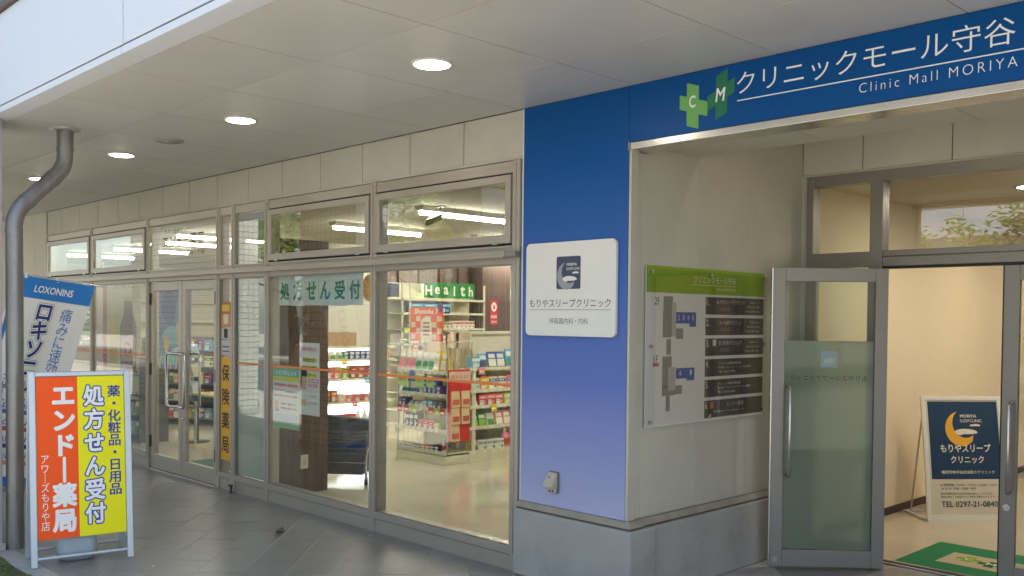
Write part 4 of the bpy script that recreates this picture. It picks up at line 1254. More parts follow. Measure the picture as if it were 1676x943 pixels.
# end-cap gondola facing the glass: local frame, x right, front at y=0
ec = thing('end_shelf', 'cream end shelf unit with green price cards facing the shop window', 'shelf', (-8.84, 6.77, .004))
EW = .885
B().box(0, 0, 0, EW, .45, .10).build('plinth', CREAM, ec, world=False, bevel=.004)
B().box(0, .43, .1, EW, .45, 1.36).build('back_panel', CREAM, ec, world=False)
for x in (0, EW - .025):
    B().box(x, .40, .1, x + .025, .43, 1.40).build('upright', CREAM, ec, world=False)
for z in (.12, .365, .605, .765, 1.02):
    B().box(0, .02, z, EW, .43, z + .012).box(0, .0, z - .012, EW, .02, z + .028).build('shelf_board', CREAM, ec, world=False)
    B().box(.01, -.002, z - .008, EW - .01, -.0004, z + .022).build('price_strip', flat((206, 206, 196), .4), ec, world=False)
for xm in (0, EW):
    for z0, z1 in ((.16, .58), (.80, 1.36)):
        for t_ in range(6):
            B().tube([(xm, .03 + .07 * t_, z0), (xm, .03 + .07 * t_, z1)], .0028, 5).build('wire', STEEL, ec, world=False)
    B().tube([(xm, .02, .12), (xm, .02, 1.33), (xm, .06, 1.38), (xm, .40, 1.38)], .008, 8).build('wire_frame', STEEL, ec, world=False)
for x, w1 in ((.02, .20), (.36, .15), (.56, .12)):
    sh_ = shape([(x, .865), (x + w1, .855), (x + w1, .985), (x, .995)], flat((178, 214, 112), .6), ec, -.012, 'price_card')
    text('特価 298', x + w1 / 2, .93, w1 * .7, .05, flat((150, 60, 50)), ec, -.0135, .01, 1)
shape(disc(.30, .995, .055, .048), flat((54, 122, 200), .5), ec, -.016, 'round_tag'); shape(disc(.04, .975, .03, .03), flat((230, 206, 60), .5), ec, -.016, 'round_tag'); shape(disc(.62, .97, .04, .03), flat((236, 214, 70), .5), ec, -.016, 'round_tag')
U = 'end shelf by the window'
bx = -8.84; by = 6.77
row(U, 'base tray', (bx + .02, by + .10, .137), 0, .85, [('pouch', 'cream', 'grey', .07, .06, 3), ('carton', 'grey', 'white', .08, .05, 2), ('carton', 'coral', 'white', .07, .06, 2), ('carton', 'navy', 'white', .06, .07, 2), ('bottle', 'white', 'red', .06, .16, 1)], .2)
row(U, 'lowest shelf', (bx + .04, by + .10, .382), 0, .83, [('bottle', 'white', 'sky blue', .05, .15, 2), ('carton', 'navy', 'white', .06, .17, 3), ('carton', 'pink', 'red', .09, .10, 3), ('carton', 'lime', 'white', .09, .09, 3)], .20)
row(U, 'second shelf', (bx + .03, by + .10, .622), 0, .83, [('carton', 'navy', 'purple', .06, .10, 2), ('pouch', 'grey', 'white', .09, .07, 3), ('carton', 'sky blue', 'white', .07, .09, 2), ('carton', 'grey', 'navy', .08, .08, 2)], .12)
row(U, 'third shelf', (bx + .02, by + .10, .782), 0, .84, [('canister', 'teal', 'white', .052, .20, 6), ('carton', 'cream', 'brown', .06, .18, 1), ('carton', 'blue', 'sky blue', .07, .17, 3), ('carton', 'purple', 'white', .05, .10, 1)], .22)
row(U, 'top shelf', (bx + .02, by + .10, 1.037), 0, .84, [('pouch', 'cream', 'pink', .09, .25, 3), ('pouch', 'white', 'green', .10, .22, 3), ('pouch', 'yellow', 'white', .09, .24, 2)], .28)
po = thing('coral_poster', 'coral checked display poster standing over the end shelf', 'poster', (-8.44, 6.88, 1.40))
B().box(-.30, 0, -.02, .30, .004, .37).build('card', flat((236, 116, 84), .6), po, world=False)
for i in range(6):
    for j in range(4):
        if (i + j) % 2 == 0: rect(-.28 + i * .095, .0 + j * .07, -.20 + i * .095, .06 + j * .07, flat((232, 206, 186), .6), po, -.001, 'check')
shape([(-.10, -.02), (.10, -.02), (.10, .19), (.07, .24), (0, .27), (-.07, .24), (-.10, .19)], flat((238, 226, 208), .6), po, -.002, 'arched_panel')
text('Shonoba 7', 0, .325, .44, .06, flat((250, 246, 240), .6), po, -.002, .01, 2, shear=.2)
for k in range(4): rect(-.06, .18 - k * .045, .06, .20 - k * .045, flat((170, 120, 100), .6), po, -.0028, 'print_line')
shape(disc(.25, .37, .05, .055), flat((118, 92, 142), .6), po, -.003, 'round_tag')
hd = thing('red_hook_display', 'red hook display with hanging snack pouches at the end shelf corner', 'display', (-7.945, 6.80, 0), R(90))
B().box(0, -.004, .26, .32, .012, 1.07).build('red_panel', flat((206, 40, 40), .5), hd, world=False)
B().box(0, -.006, .94, .32, -.004, 1.05).build('header_card', flat((228, 196, 180), .5), hd, world=False)
text('おいしい', .16, .995, .24, .05, flat((196, 40, 40)), hd, -.0075, .01, 2)
for k in range(5):
    x = .03 + .15 * (k % 2); z = .80 - .19 * (k // 2)
    B().hexa([(x, -.03, z - .15), (x + .12, -.03, z - .15), (x + .12, -.006, z - .15), (x, -.006, z - .15)], [(x, -.014, z + .03), (x + .12, -.014, z + .03), (x + .12, -.006, z + .03), (x, -.006, z + .03)]).build('hanging_pouch', flat((226, 200, 160), .4), hd, world=False)
    B().box(x + .015, -.0315, z - .12, x + .105, -.0295, z - .06).build('pouch_label', flat((206, 96, 80), .4), hd, world=False)

# long gondola facing the aisle (+x)
g2 = thing('long_shelf', 'long cream gondola of detergent and household packs facing the aisle', 'shelf', (-7.95, 7.12, .004), R(90))
GL = 2.9
B().box(0, 0, 0, GL, .42, .10).build('plinth', CREAM, g2, world=False, bevel=.004)
B().box(0, .40, .1, GL, .43, 1.47).build('back_panel', CREAM, g2, world=False)
B().box(0, .0, 1.30, .02, .42, 1.48).box(0, .2, .1, .03, .24, 1.48).build('end_frame', CREAM, g2, world=False)
B().box(0, .36, 1.46, GL, .43, 1.49).build('top_cap', CREAM, g2, world=False)
for z in (.105, .38, .62, .805, 1.055):
    B().box(0, .02, z, GL, .40, z + .012).box(0, .0, z - .012, GL, .02, z + .028).build('shelf_board', CREAM, g2, world=False)
U = 'long shelf'
LX = -7.95 - .10
def grow(shelf, z, specs, h, sy=7.16): row(U, shelf, (LX, sy, z), R(90), 2.0, specs, h)
grow('top tier', 1.072, [('carton', 'sky blue', 'white', .12, .14, 1), ('pouch', 'sky blue', 'navy', .13, .17, 1), ('pouch', 'blue', 'white', .13, .19, 2), ('pouch', 'sky blue', 'teal', .13, .22, 2), ('carton', 'pink', 'navy', .16, .24, 1), ('carton', 'purple', 'pink', .15, .24, 2)], .3)
grow('second tier', .822, [('carton', 'white', 'sky blue', .12, .14, 1), ('carton', 'orange', 'yellow', .13, .16, 1), ('carton', 'cream', 'blue', .13, .15, 2), ('carton', 'pink', 'purple', .13, .16, 2), ('carton', 'cream', 'purple', .13, .15, 2), ('carton', 'white', 'pink', .13, .16, 2)], .19)
grow('third tier', .637, [('pouch', 'green', 'white', .11, .12, 1), ('carton', 'red', 'pink', .12, .14, 3), ('carton', 'lime', 'white', .12, .14, 1), ('carton', 'sky blue', 'white', .12, .14, 1), ('carton', 'lime', 'yellow', .12, .14, 2), ('carton', 'teal', 'white', .12, .14, 3)], .14)
grow('fourth tier', .397, [('pouch', 'green', 'lime', .12, .16, 2), ('pouch', 'white', 'green', .11, .15, 1), ('pouch', 'pink', 'white', .12, .17, 2), ('carton', 'green', 'white', .13, .17, 3), ('carton', 'teal', 'green', .13, .17, 3)], .2)
grow('bottom tier', .122, [('pouch', 'yellow', 'navy', .12, .12, 1), ('carton', 'white', 'grey', .12, .12, 3), ('bottle', 'pink', 'red', .09, .23, 4), ('bottle', 'green', 'lime', .085, .23, 6)], .235)

# tall shelf with the green letter tiles
hs = thing('health_shelf', 'tall cream shelf under green letter tiles at the back of the shop', 'shelf', (-10.75, 8.32, .004), R(90))
HL = 1.62
B().box(0, .38, 0, HL, .40, 2.16).build('back_panel', CREAM, hs, world=False)
B().box(0, .0, 0, HL, .38, .10).build('plinth', CREAM, hs, world=False)
for z in (.30, .55, .80, 1.02, 1.25, 1.47, 1.70, 1.905):
    B().box(0, .02, z, HL, .38, z + .012).box(0, .0, z - .01, HL, .02, z + .022).build('shelf_board', CREAM, hs, world=False)
for x in (0, .14, HL - .02):
    B().box(x, .0, .1, x + .018, .03, 2.15).build('upright', CREAM, hs, world=False)
B().box(.02, .1, 1.93, .42, .11, 2.15).build('header_board', flat((222, 218, 198), .5), hs, world=False)
for t_ in range(8):
    B().tube([(HL, .05 + .04 * t_, 1.3), (HL, .05 + .04 * t_, 1.9)], .003, 5).build('wire', STEEL, hs, world=False)
GT = flat((36, 132, 62), .5)
for i, ch in enumerate('Health'):
    x0 = .40 + i * .166
    tl2 = tag(B().box(0, 0, 0, .158, .012, .235).build('letter_tile', [GT], None, bevel=.003), 'green tile lettered %s, %s of the six tiles on the tall shelf' % (ch, ORD[i]), 'letter tile', 'green letter tiles spelling a word')
    tl2.location = (-10.745, 8.32 + x0, 1.938); tl2.rotation_euler = (0, 0, R(90))
    b_ = text(ch, .079, .117, None, .15 if ch in 'Hlht' else .11, WHT, tl2, -.002, .03, 3)
    B().box(.004, -.0012, .004, .154, -.0006, .008).build('tile_border', WHT, tl2, world=False)
U = 'tall Health shelf'
HX = -10.75 - .10
def hrow(shelf, z, specs, h): row(U, shelf, (HX, 8.48, z), R(90), 1.4, specs, h)
hrow('top tier', 1.716, [('carton', 'navy', 'sky blue', .24, .16, 3)], .17)
hrow('second tier', 1.486, [('bottle', 'brown', 'white', .05, .14, 4), ('carton', 'cream', 'orange', .15, .18, 1), ('carton', 'cream', 'brown', .07, .11, 5), ('carton', 'white', 'red', .08, .12, 5)], .2)
hrow('third tier', 1.266, [('carton', 'green', 'white', .18, .11, 1), ('carton', 'yellow', 'white', .20, .12, 1), ('carton', 'teal', 'white', .1, .13, 4), ('carton', 'green', 'white', .14, .15, 2)], .19)
hrow('fourth tier', 1.036, [('carton', 'blue', 'white', .14, .10, 1), ('carton', 'white', 'orange', .12, .14, 5), ('carton', 'pink', 'white', .1, .14, 3)], .19)
hrow('fifth tier', .816, [('carton', 'orange', 'red', .10, .14, 3), ('carton', 'blue', 'white', .08, .15, 4), ('carton', 'coral', 'white', .1, .14, 3)], .19)

# back-lit wall shelf
bl = thing('backlit_shelf', 'white back-lit wall shelf of bottles and cartons behind the basket cart', 'shelf', (-10.85, 6.3, .004), R(90))
BL = 2.0
B().box(0, .02, 0, BL, .45, .09).build('plinth', CREAM, bl, world=False)
B().box(0, .42, .09, BL, .46, 1.22).build('light_panel', emission('backlit_panel', (.84, .96, 1), 1.3), bl, world=False)
B().box(0, .38, 1.22, BL, .47, 2.35).build('upper_board', SWALL, bl, world=False)
for z in (.105, .455, .775, 1.045, 1.225):
    B().box(0, .04, z, BL, .42, z + .012).box(0, .02, z - .012, BL, .04, z + .02).build('shelf_board', CREAM, bl, world=False)
U = 'back-lit shelf'
def brow(shelf, z, specs, h): row(U, shelf, (-10.97, 6.35, z + .004), R(90), 1.93, specs, h, gap=.02)
brow('top tier', 1.237, [('bottle', 'navy', 'blue', .055, .13, 3)], .2)
brow('second tier', 1.057, [('bottle', 'navy', 'blue', .065, .17, 2), ('pouch', 'white', 'cream', .08, .10, 2), ('bottle', 'navy', 'white', .065, .15, 3), ('bottle', 'cream', 'navy', .07, .17, 1), ('pouch', 'cream', 'green', .09, .11, 3), ('carton', 'green', 'white', .06, .11, 1), ('carton', 'blue', 'white', .07, .12, 4), ('carton', 'yellow', 'orange', .09, .12, 3)], .175)
brow('third tier', .787, [('carton', 'orange', 'cream', .08, .09, 4), ('pouch', 'cream', 'grey', .1, .04, 2), ('pouch', 'white', 'grey', .1, .05, 1), ('carton', 'pink', 'red', .10, .17, 1), ('carton', 'coral', 'lime', .11, .17, 1), ('carton', 'lime', 'brown', .10, .16, 1), ('carton', 'brown', 'red', .12, .18, 3), ('carton', 'white', 'red', .10, .12, 2)], .2)
brow('fourth tier', .467, [('carton', 'coral', 'white', .09, .12, 1), ('bottle', 'white', 'sky blue', .085, .19, 3), ('carton', 'coral', 'brown', .13, .14, 1), ('carton', 'cream', 'brown', .12, .13, 1), ('carton', 'brown', 'orange', .10, .17, 2), ('canister', 'cream', 'white', .11, .12, 1), ('carton', 'coral', 'brown', .12, .10, 3), ('bottle', 'white', 'teal', .08, .16, 2)], .22)
brow('bottom tier', .117, [('carton', 'brown', 'red', .12, .18, 6), ('carton', 'red', 'orange', .12, .18, 3), ('bottle', 'white', 'sky blue', .09, .22, 5)], .25)
ct = thing('cardboard_box', 'plain brown cardboard box on top of the back-lit shelf', 'box', (-10.95, 7.05, 1.245), R(90))
B().box(0, -.0, 0, .62, .22, .19).build('body', mat('cardboard', (.44, .29, .15), .8, var=.08), ct, world=False, bevel=.003)
B().box(.30, -.001, 0, .32, .221, .191).build('tape', flat((176, 140, 96), .3), ct, world=False)

# basket cart
bc = thing('basket_cart', 'grey steel cart carrying stacked shopping baskets inside the window', 'cart', (-7.86, 5.38, .004), R(38))
for sx in (-.27, .27):
    B().tube([(sx, -.19, .07), (sx, -.19, .30), (sx, -.14, .34), (sx, .14, .34), (sx, .19, .30), (sx, .19, .07)], .011, 10).build('side_rail', STEEL, bc, world=False)
for y in (-.19, .19):
    B().tube([(-.27, y, .22), (.27, y, .22)], .009, 8).build('cross_rail', STEEL, bc, world=False)
for sx in (-.27, .27):
    for y in (-.19, .19):
        wv = B().tube([(sx - .012, y, .03), (sx + .012, y, .03)], .03, 16)
        wv.build('wheel', RUBBER, bc, world=False)
        B().box(sx - .016, y - .008, .03, sx + .016, y + .008, .08).build('caster_fork', STEEL, bc, world=False)
BSK = mat('charcoal_basket_plastic', (.15, .16, .18), .5); BSKB = mat('blue_basket_plastic', (.03, .08, .30), .45)
def basket(z, ang_, m, lab, full=True, tx=0, ty=0):
    b = B()
    bw_, bd, tw, td, hh = .21, .145, .255, .185, .215
    zs = [0, .06, .12, .17, hh] if full else [.16, hh]
    t_ = .006
    def wall(p0, p1, q0, q1):
        # slatted wall between lower edge p0-p1 and upper edge q0-q1
        n_ = 15
        for k in range(n_ + 1):
            f = k / n_
            a0 = Vector(p0).lerp(Vector(p1), f); a1 = Vector(q0).lerp(Vector(q1), f)
            b.tube([a0, a1], .0055, 4, caps=False)
        for f in (.05, .3, .55, .78):
            b.tube([Vector(p0).lerp(Vector(q0), f), Vector(p1).lerp(Vector(q1), f)], .006, 4, caps=False)
        b.tube([q0, q1], .016, 6)
    z0 = 0 if full else .15
    f0 = z0 / hh
    L = lambda a, b2: a + (b2 - a) * f0
    lw, ld = L(bw_, tw), L(bd, td)
    c0 = [(-lw, -ld, z0), (lw, -ld, z0), (lw, ld, z0), (-lw, ld, z0)]
    c1 = [(-tw, -td, hh), (tw, -td, hh), (tw, td, hh), (-tw, td, hh)]
    for k in range(4): wall(c0[k], c0[(k + 1) % 4], c1[k], c1[(k + 1) % 4])
    # inner skin so that it reads solid, as close-meshed plastic does
    s_ = .985
    b.add([(x * s_, y * s_, z) for x, y, z in c0] + [(x * s_, y * s_, z - .004) for x, y, z in c1], [(0, 3, 2, 1), (0, 1, 5, 4), (1, 2, 6, 5), (2, 3, 7, 6), (3, 0, 4, 7)])
    root = thing('shopping_basket', lab, 'basket', (-7.86, 5.38, z), 0, 'shopping baskets on the cart')
    root.rotation_euler = (tx, ty, R(38) + ang_)
    b.build('basket_body', m, root, world=False)
    B().tube([(-tw, -.06, hh + .005), (-tw * .9, -.12, hh + .02), (tw * .9, -.12, hh + .02), (tw, -.06, hh + .005)], .007, 8).build('carry_handle', m, root, world=False)
    return root
basket(.10, 0, BSK, 'charcoal basket at the bottom of the cart')
for k in range(6):
    basket(.145 + .032 * k, rnd.uniform(-.03, .03), BSKB if k == 1 else BSK, ('blue rimmed basket nested in the stack on the cart' if k == 1 else 'charcoal basket %s from the bottom of the nested stack' % ORD[k + 1]), False)
basket(.40, .06, BSK, 'tilted charcoal basket lying on top of the stack', True, R(-14), R(6))

# shelf-edge price tags and little promotion cards
TAGM = B().box(-.024, -.0035, -.008, .024, -.0022, .020).mesh('price_tag', flat((232, 230, 214), .5))
CARDM = {c_: B().box(-.045, -.014, -.055, .045, -.0125, .030).box(-.032, -.0148, -.030, .032, -.014, -.010, 1).mesh('promotion_card', [flat(PAL[c_], .5), flat((250, 246, 230), .5)]) for c_ in ('yellow', 'red', 'lime', 'pink', 'sky blue')}
for par, ln, zs, step in ((g2, 2.0, (.105, .38, .62, .805, 1.055), .135), (hs, 1.6, (.80, 1.02, 1.25, 1.47, 1.70), .15), (bl, 1.95, (.105, .455, .775, 1.045), .17), (ec, .85, (.365, .605, .765, 1.02), .11)):
    yo = .02 if par is bl else 0
    for z in zs:
        x = .07
        while x < ln:
            me = TAGM
            if rnd.random() < .13: me = CARDM[rnd.choice(list(CARDM))]
            o = bpy.data.objects.new('price_tag' if me is TAGM else 'promotion_card', me)
            COL.objects.link(o); o.parent = par; o.location = (x, yo, z); o.rotation_euler = (0, rnd.uniform(-.06, .06), 0)
            x += step * rnd.uniform(.75, 1.3)

# payment sign, counter, lamp
cs = thing('cashier_sign', 'red payment sign with yen mark on the walnut pillar', 'sign', (-11.095, 10.36, 1.55), R(90))
B().box(0, -.006, 0, .17, 0, .40).build('plate', flat((196, 50, 52), .5), cs, world=False)
shape(disc(.085, .285, .06, .075), WHT, cs, -.0072, 'disc')
text('¥', .085, .285, .07, .09, flat((196, 50, 52)), cs, -.008, .02)
text('お会計', .085, .13, .14, .06, WHT, cs, -.0072, .02)
text('CASHIER', .085, .045, .13, .035, WHT, cs, -.0072)
pc = thing('cashier_counter', 'cream cashier counter beyond the long shelf', 'counter', (-12.2, 11.6, .004))
B().box(-.5, -.6, 0, .5, 1.2, 1.08).build('body', CREAM, pc, world=False, bevel=.006)
B().box(-.55, -.65, 1.08, .55, 1.25, 1.12).build('top', flat((222, 216, 196), .4), pc, world=False, bevel=.004)
rg = thing('cash_register', 'pale cash register on the cashier counter', 'register', (-12.0, 11.55, 1.124), R(60))
B().box(-.2, -.2, 0, .2, .2, .12).build('drawer', flat((206, 200, 184), .5), rg, world=False, bevel=.006)
B().hexa([(-.19, -.16, .12), (.19, -.16, .12), (.19, .16, .12), (-.19, .16, .12)], [(-.19, .02, .34), (.19, .02, .34), (.19, .10, .34), (-.19, .10, .34)]).build('screen', flat((224, 220, 206), .4), rg, world=False, bevel=.004)
dl = thing('desk_lamp', 'black gooseneck desk lamp on the cashier counter', 'lamp', (-12.1, 11.15, 1.124))
B().lathe([(.07, 0), (.07, .012), (.02, .02)], n=18).build('lamp_base', RUBBER, dl, world=False)
B().tube([(0, 0, .015), (0, 0, .16), (.02, .06, .26), (.06, .14, .31), (.10, .22, .32)], .01, 8).build('gooseneck', RUBBER, dl, world=False)
B().lathe([(.03, .03), (.05, 0), (.05, -.03)], (.10, .25, .32), 16).build('lamp_head', RUBBER, dl, world=False)
sc_ = thing('security_camera', 'small grey security camera on a bracket behind the upper right window', 'camera', (-6.8, 5.7, ZC))
B().box(-.05, -.03, -.012, .05, .03, 0).build('ceiling_plate', flat((150, 146, 136)), sc_, world=False)
B().tube([(0, 0, -.01), (0, 0, -.09), (0, -.03, -.11)], .008, 8).build('bracket', flat((140, 136, 128)), sc_, world=False)
B().hexa([(-.03, -.16, -.20), (.03, -.16, -.20), (.03, -.0, -.13), (-.03, -.0, -.13)], [(-.03, -.15, -.135), (.03, -.15, -.135), (.03, .01, -.075), (-.03, .01, -.075)]).build('camera_body', flat((128, 126, 120)), sc_, world=False, bevel=.006)

# ------------------------------------------------------------------ papers on the inside of the glass
PY = GY + .012
sg = thing('prescription_notice', 'six taped sheets with green letters hanging inside the window', 'notice', (-6.71, PY, 0))
GRN = flat((38, 128, 92), .6)
PAPT = mat('thin_white_paper', (.62, .68, .66), .8)
for i, ch in enumerate('処方せん受付'):
    x = -.62 + i * .210
    w1 = .212
    B().box(x, rnd.uniform(0, .004), 1.742 + rnd.uniform(-.004, .004), x + w1 - .006, .0055, 2.0).build('sheet', PAPT, sg, world=False)
    text(ch, x + w1 / 2 - .003, 1.868, .150, .155, GRN, sg, -.0012, .03, 4)
def poster(name, lab, x, z0, z1, w1, base, blocks, texts=(), y=PY):
    t = thing(name, lab, 'poster', (x, y, z0))
    B().box(0, 0, 0, w1, .0012, z1 - z0).build('sheet', base, t, world=False)
    for k, (a, b0, c, d1, colr) in enumerate(blocks):
        rect(a * w1, b0 * (z1 - z0), c * w1, d1 * (z1 - z0), flat(colr, .6), t, -.0008 - k * .0002, 'print', .0005)
    for body, cx, cz, ww, hh_, colr in texts:
        text(body, cx * w1, cz * (z1 - z0), ww * w1, hh_ * (z1 - z0), flat(colr, .6), t, -.0045, .008, 2)
    return t
poster('yellow_notice', 'small white notice with pink and yellow lines above the photo poster', -6.985, 1.10, 1.43, .305, PAPER,
       [(.12, .50, .88, .62, (232, 226, 90)), (.12, .30, .88, .42, (226, 224, 84)), (.12, .12, .88, .24, (224, 222, 90))],
       [('在庫のお知らせ！', .5, .84, .8, .11, (214, 70, 120)), ('花粉症の方', .5, .56, .62, .10, (60, 60, 60)), ('処方せん受付', .5, .36, .70, .10, (60, 60, 60)), ('お薬 ゴサール', .5, .18, .70, .09, (60, 60, 60))])
poster('green_notice', 'green headed health poster low on the inside of the window', -7.415, .675, 1.21, .425, PAPER,
       [(0, .83, 1, 1, (120, 196, 168)), (0, .77, 1, .84, (222, 222, 70)), (.04, .68, .5, .73, (226, 140, 150)), (.54, .68, .96, .73, (226, 140, 150)), (.06, .30, .22, .44, (226, 190, 160)), (.06, .26, .22, .30, (90, 140, 210)), (0, .0, 1, .08, (150, 200, 130)), (.06, .12, .94, .24, (190, 216, 232))],
       [('セルフチェック', .5, .90, .8, .07, (250, 250, 250)), ('血圧が高めの方', .30, .62, .45, .035, (190, 60, 70)), ('最近お疲れの方', .30, .53, .45, .035, (190, 60, 70)), ('睡眠の質が気になる', .74, .60, .42, .03, (60, 70, 90)), ('生活リズムの乱れ', .74, .53, .42, .03, (60, 70, 90)), ('お気軽にご相談ください', .62, .40, .6, .035, (60, 70, 90)), ('薬剤師がお答えします', .62, .33, .6, .035, (60, 70, 90))])
poster('photo_poster', 'pale poster with a face photo and pink slanted lines on the window', -6.985, .82, 1.205, .31, PAPER,
       [(.0, .50, 1, 1, (222, 214, 206)), (.06, .56, .36, .94, (206, 164, 136)), (.06, .84, .38, .98, (70, 50, 44)), (.06, .62, .12, .90, (76, 54, 48)), (.45, .72, .95, .80, (214, 110, 150)), (.45, .62, .90, .69, (214, 120, 156)), (.1, .2, .34, .34, (220, 196, 120))],
       [('お肌の相談', .70, .76, .42, .05, (250, 250, 250)), ('メラノ', .66, .655, .36, .05, (250, 250, 250)), ('シミ・そばかす', .6, .42, .6, .05, (120, 110, 90)), ('トラネキサム酸', .62, .27, .5, .05, (120, 110, 90))])
hk = thing('pharmacy_strip', 'tall yellow strip lettered for insurance pharmacy in the narrow side light', 'sign', (-8.262, GY - .003, .28))
B().box(-.092, 0, 0, .092, .0012, .975).build('sheet', flat((234, 176, 62), .6), hk, world=False)
text('保\n険\n薬\n局', 0, .49, .145, .84, flat((40, 38, 36)), hk, -.001, .022, 3, line=1.35)
poster('animal_poster', 'small warm photo poster above the yellow strip', -8.352, 1.55, 1.78, .18, flat((214, 150, 90), .6), [(0, .5, 1, 1, (190, 120, 60)), (.25, .1, .75, .5, (228, 214, 196)), (.1, .62, .9, .9, (226, 190, 80))], y=GY - .003)
poster('grey_notice', 'plain grey notice between the animal poster and the yellow strip', -8.352, 1.28, 1.42, .18, flat((196, 194, 188), .6), [(.1, .2, .9, .3, (120, 120, 120)), (.1, .5, .9, .6, (120, 120, 120))], y=GY - .003)
poster('dark_notice', 'small dark opening hours notice in the narrow side light', -8.352, 1.43, 1.54, .18, flat((196, 190, 176), .6), [(.3, .1, .7, .9, (60, 56, 52))], y=GY - .003)
lm = thing('lemon_card', 'round yellow lemon slice card hanging inside the window beside the sheets', 'card', (-6.05, PY + .04, 1.78))
B().prism(disc(0, .1, .085, .105, 28), 0, .004).build('rind', flat((240, 190, 40), .6), lm, world=False)
for k in range(8):
    a0, a1 = R(45 * k + 5), R(45 * k + 40)
    pts = [(.01 * math.cos((a0 + a1) / 2), .1 + .01 * math.sin((a0 + a1) / 2))] + [(.07 * math.cos(a0 + (a1 - a0) * j / 4), .1 + .088 * math.sin(a0 + (a1 - a0) * j / 4)) for j in range(5)]
    shape(pts, flat((226, 150, 24), .6), lm, -.0012, 'segment')
B().tube([(0, .002, .2), (0, .002, .25)], .0015, 5).build('string', WHITE, lm, world=False)
kj = thing('navy_sign', 'navy lettered sign on the shelf wall behind the lemon card', 'sign', (-11.0, 7.55, 1.95), R(90))
B().box(0, -.01, 0, .9, 0, .20).build('plate', flat((52, 58, 92), .6), kj, world=False)
text('KOJI', .45, .1, .42, .09, flat((180, 184, 200)), kj, -.0115, .01)
rm = thing('runner_emblem', 'pale running figure emblem on the dark walnut panel behind the window', 'emblem', (-7.572, 4.55, 1.28), R(90))
EMB = flat((120, 108, 102), .6)
def limb(pts, r, nm): B().tube([(x, -.003, z) for x, z in pts], r, 8).build(nm, EMB, rm, world=False)
shape(disc(.20, .36, .022, .028), EMB, rm, -.003, 'head')
limb([(.06, .36), (.10, .385), (.16, .35), (.20, .31), (.24, .29), (.27, .33)], .010, 'arms'); limb([(.17, .345), (.12, .24), (.145, .17), (.11, .12), (.07, .11)], .012, 'leg'); limb([(.12, .24), (.19, .20)], .012, 'leg')

# ------------------------------------------------------------------ things behind the doors and the left windows
gm = thing('green_mat', 'dark green door mat just inside the double doors', 'mat', (-9.2, 5.0, .005))
B().box(-.85, -.45, 0, .75, .45, .010).build('mat_body', mat('dark_green_mat', (.015, .10, .06), .95, bump=.5, bscale=200), gm, world=False, bevel=.003)
tb = thing('small_table', 'small pale green topped table with yellow capped legs inside the doors', 'table', (-10.75, 5.55, .004))
B().box(-.34, -.25, .66, .34, .25, .69).build('table_top', flat((196, 196, 120), .4), tb, world=False, bevel=.005)
B().box(-.32, -.23, .59, .32, .23, .655).build('apron', RUBBER, tb, world=False)
for sx in (-.3, .3):
    for sy in (-.21, .21):
        B().tube([(sx, sy, .06), (sx, sy, .60)], .014, 10).build('leg', STEEL, tb, world=False)
        B().tube([(sx, sy, 0), (sx, sy, .06)], .018, 10).build('foot_cap', flat((224, 206, 60), .5), tb, world=False)
st_ = thing('leaflet_stand', 'black leaflet stand pole just inside the left door leaf', 'stand', (-11.6, 5.62, .004))
B().lathe([(.17, 0), (.17, .012), (.03, .02)], n=20).build('foot', RUBBER, st_, world=False)
B().box(-.035, -.02, .02, .035, .02, 1.32).build('pole', RUBBER, st_, world=False, bevel=.004)
for k in range(3):
    B().hexa([(-.14, -.10, .62 + .24 * k), (.14, -.10, .62 + .24 * k), (.14, -.02, .62 + .24 * k), (-.14, -.02, .62 + .24 * k)], [(-.14, -.14, .76 + .24 * k), (.14, -.14, .76 + .24 * k), (.14, -.05, .80 + .24 * k), (-.14, -.05, .80 + .24 * k)]).build('leaflet_tray', flat(((190, 196, 204), (206, 186, 150), (150, 170, 190))[k], .5), st_, world=False)
bp = thing('blue_poster', 'tall blue sea motif poster hanging inside the double doors', 'poster', (-10.95, 5.02, 1.0), R(14))
B().box(-.30, 0, 0, .30, .003, 1.02).build('sheet', flat((54, 120, 192), .5), bp, world=False)
for k, (x, z, rx, rz_, c_) in enumerate(((-.1, .75, .14, .2, (42, 84, 170)), (.12, .66, .10, .24, (80, 150, 216)), (0, .40, .22, .12, (120, 196, 222)), (.08, .45, .05, .13, (226, 186, 60)), (-.14, .30, .05, .10, (230, 190, 60)), (.1, .22, .14, .05, (214, 226, 236)), (-.08, .12, .18, .07, (60, 170, 190)), (.18, .86, .05, .06, (220, 60, 70)))):
    shape(disc(x, z, rx, rz_, 18), flat(c_, .5), bp, -.001 - .0004 * k, 'print')
for k in range(6): shape([(-.28 + .1 * k, .0), (-.25 + .1 * k, .0), (-.22 + .1 * k, .22 + .04 * (k % 3)), (-.26 + .1 * k, .12)], flat((214, 190, 70), .5), bp, -.005, 'print')
fl = thing('bottle_banner', 'white and yellow drink banner with brown bottle behind the left windows', 'banner', (-12.35, 4.95, .55), R(20))
B().box(-.34, 0, 0, .34, .003, 1.72).build('cloth', flat((214, 206, 176), .8), fl, world=False)
rect(-.34, 0, -.27, 1.72, flat((188, 66, 50), .7), fl, -.001, 'red_band'); rect(-.22, .0, -.08, 1.1, flat((214, 190, 60), .7), fl, -.001, 'yellow_band')
shape([(-.02, .35), (.26, .35), (.27, .95), (.20, 1.12), (.19, 1.28), (.05, 1.28), (.04, 1.12), (-.03, .95)], flat((130, 96, 62), .6), fl, -.002, 'bottle_picture')
rect(-.015, .5, .255, .82, flat((196, 166, 140), .6), fl, -.003, 'bottle_label'); text('D', .12, .66, .12, .18, flat((150, 60, 50)), fl, -.004, .03)
rect(.05, 1.285, .19, 1.33, flat((190, 170, 120), .6), fl, -.003, 'bottle_cap')
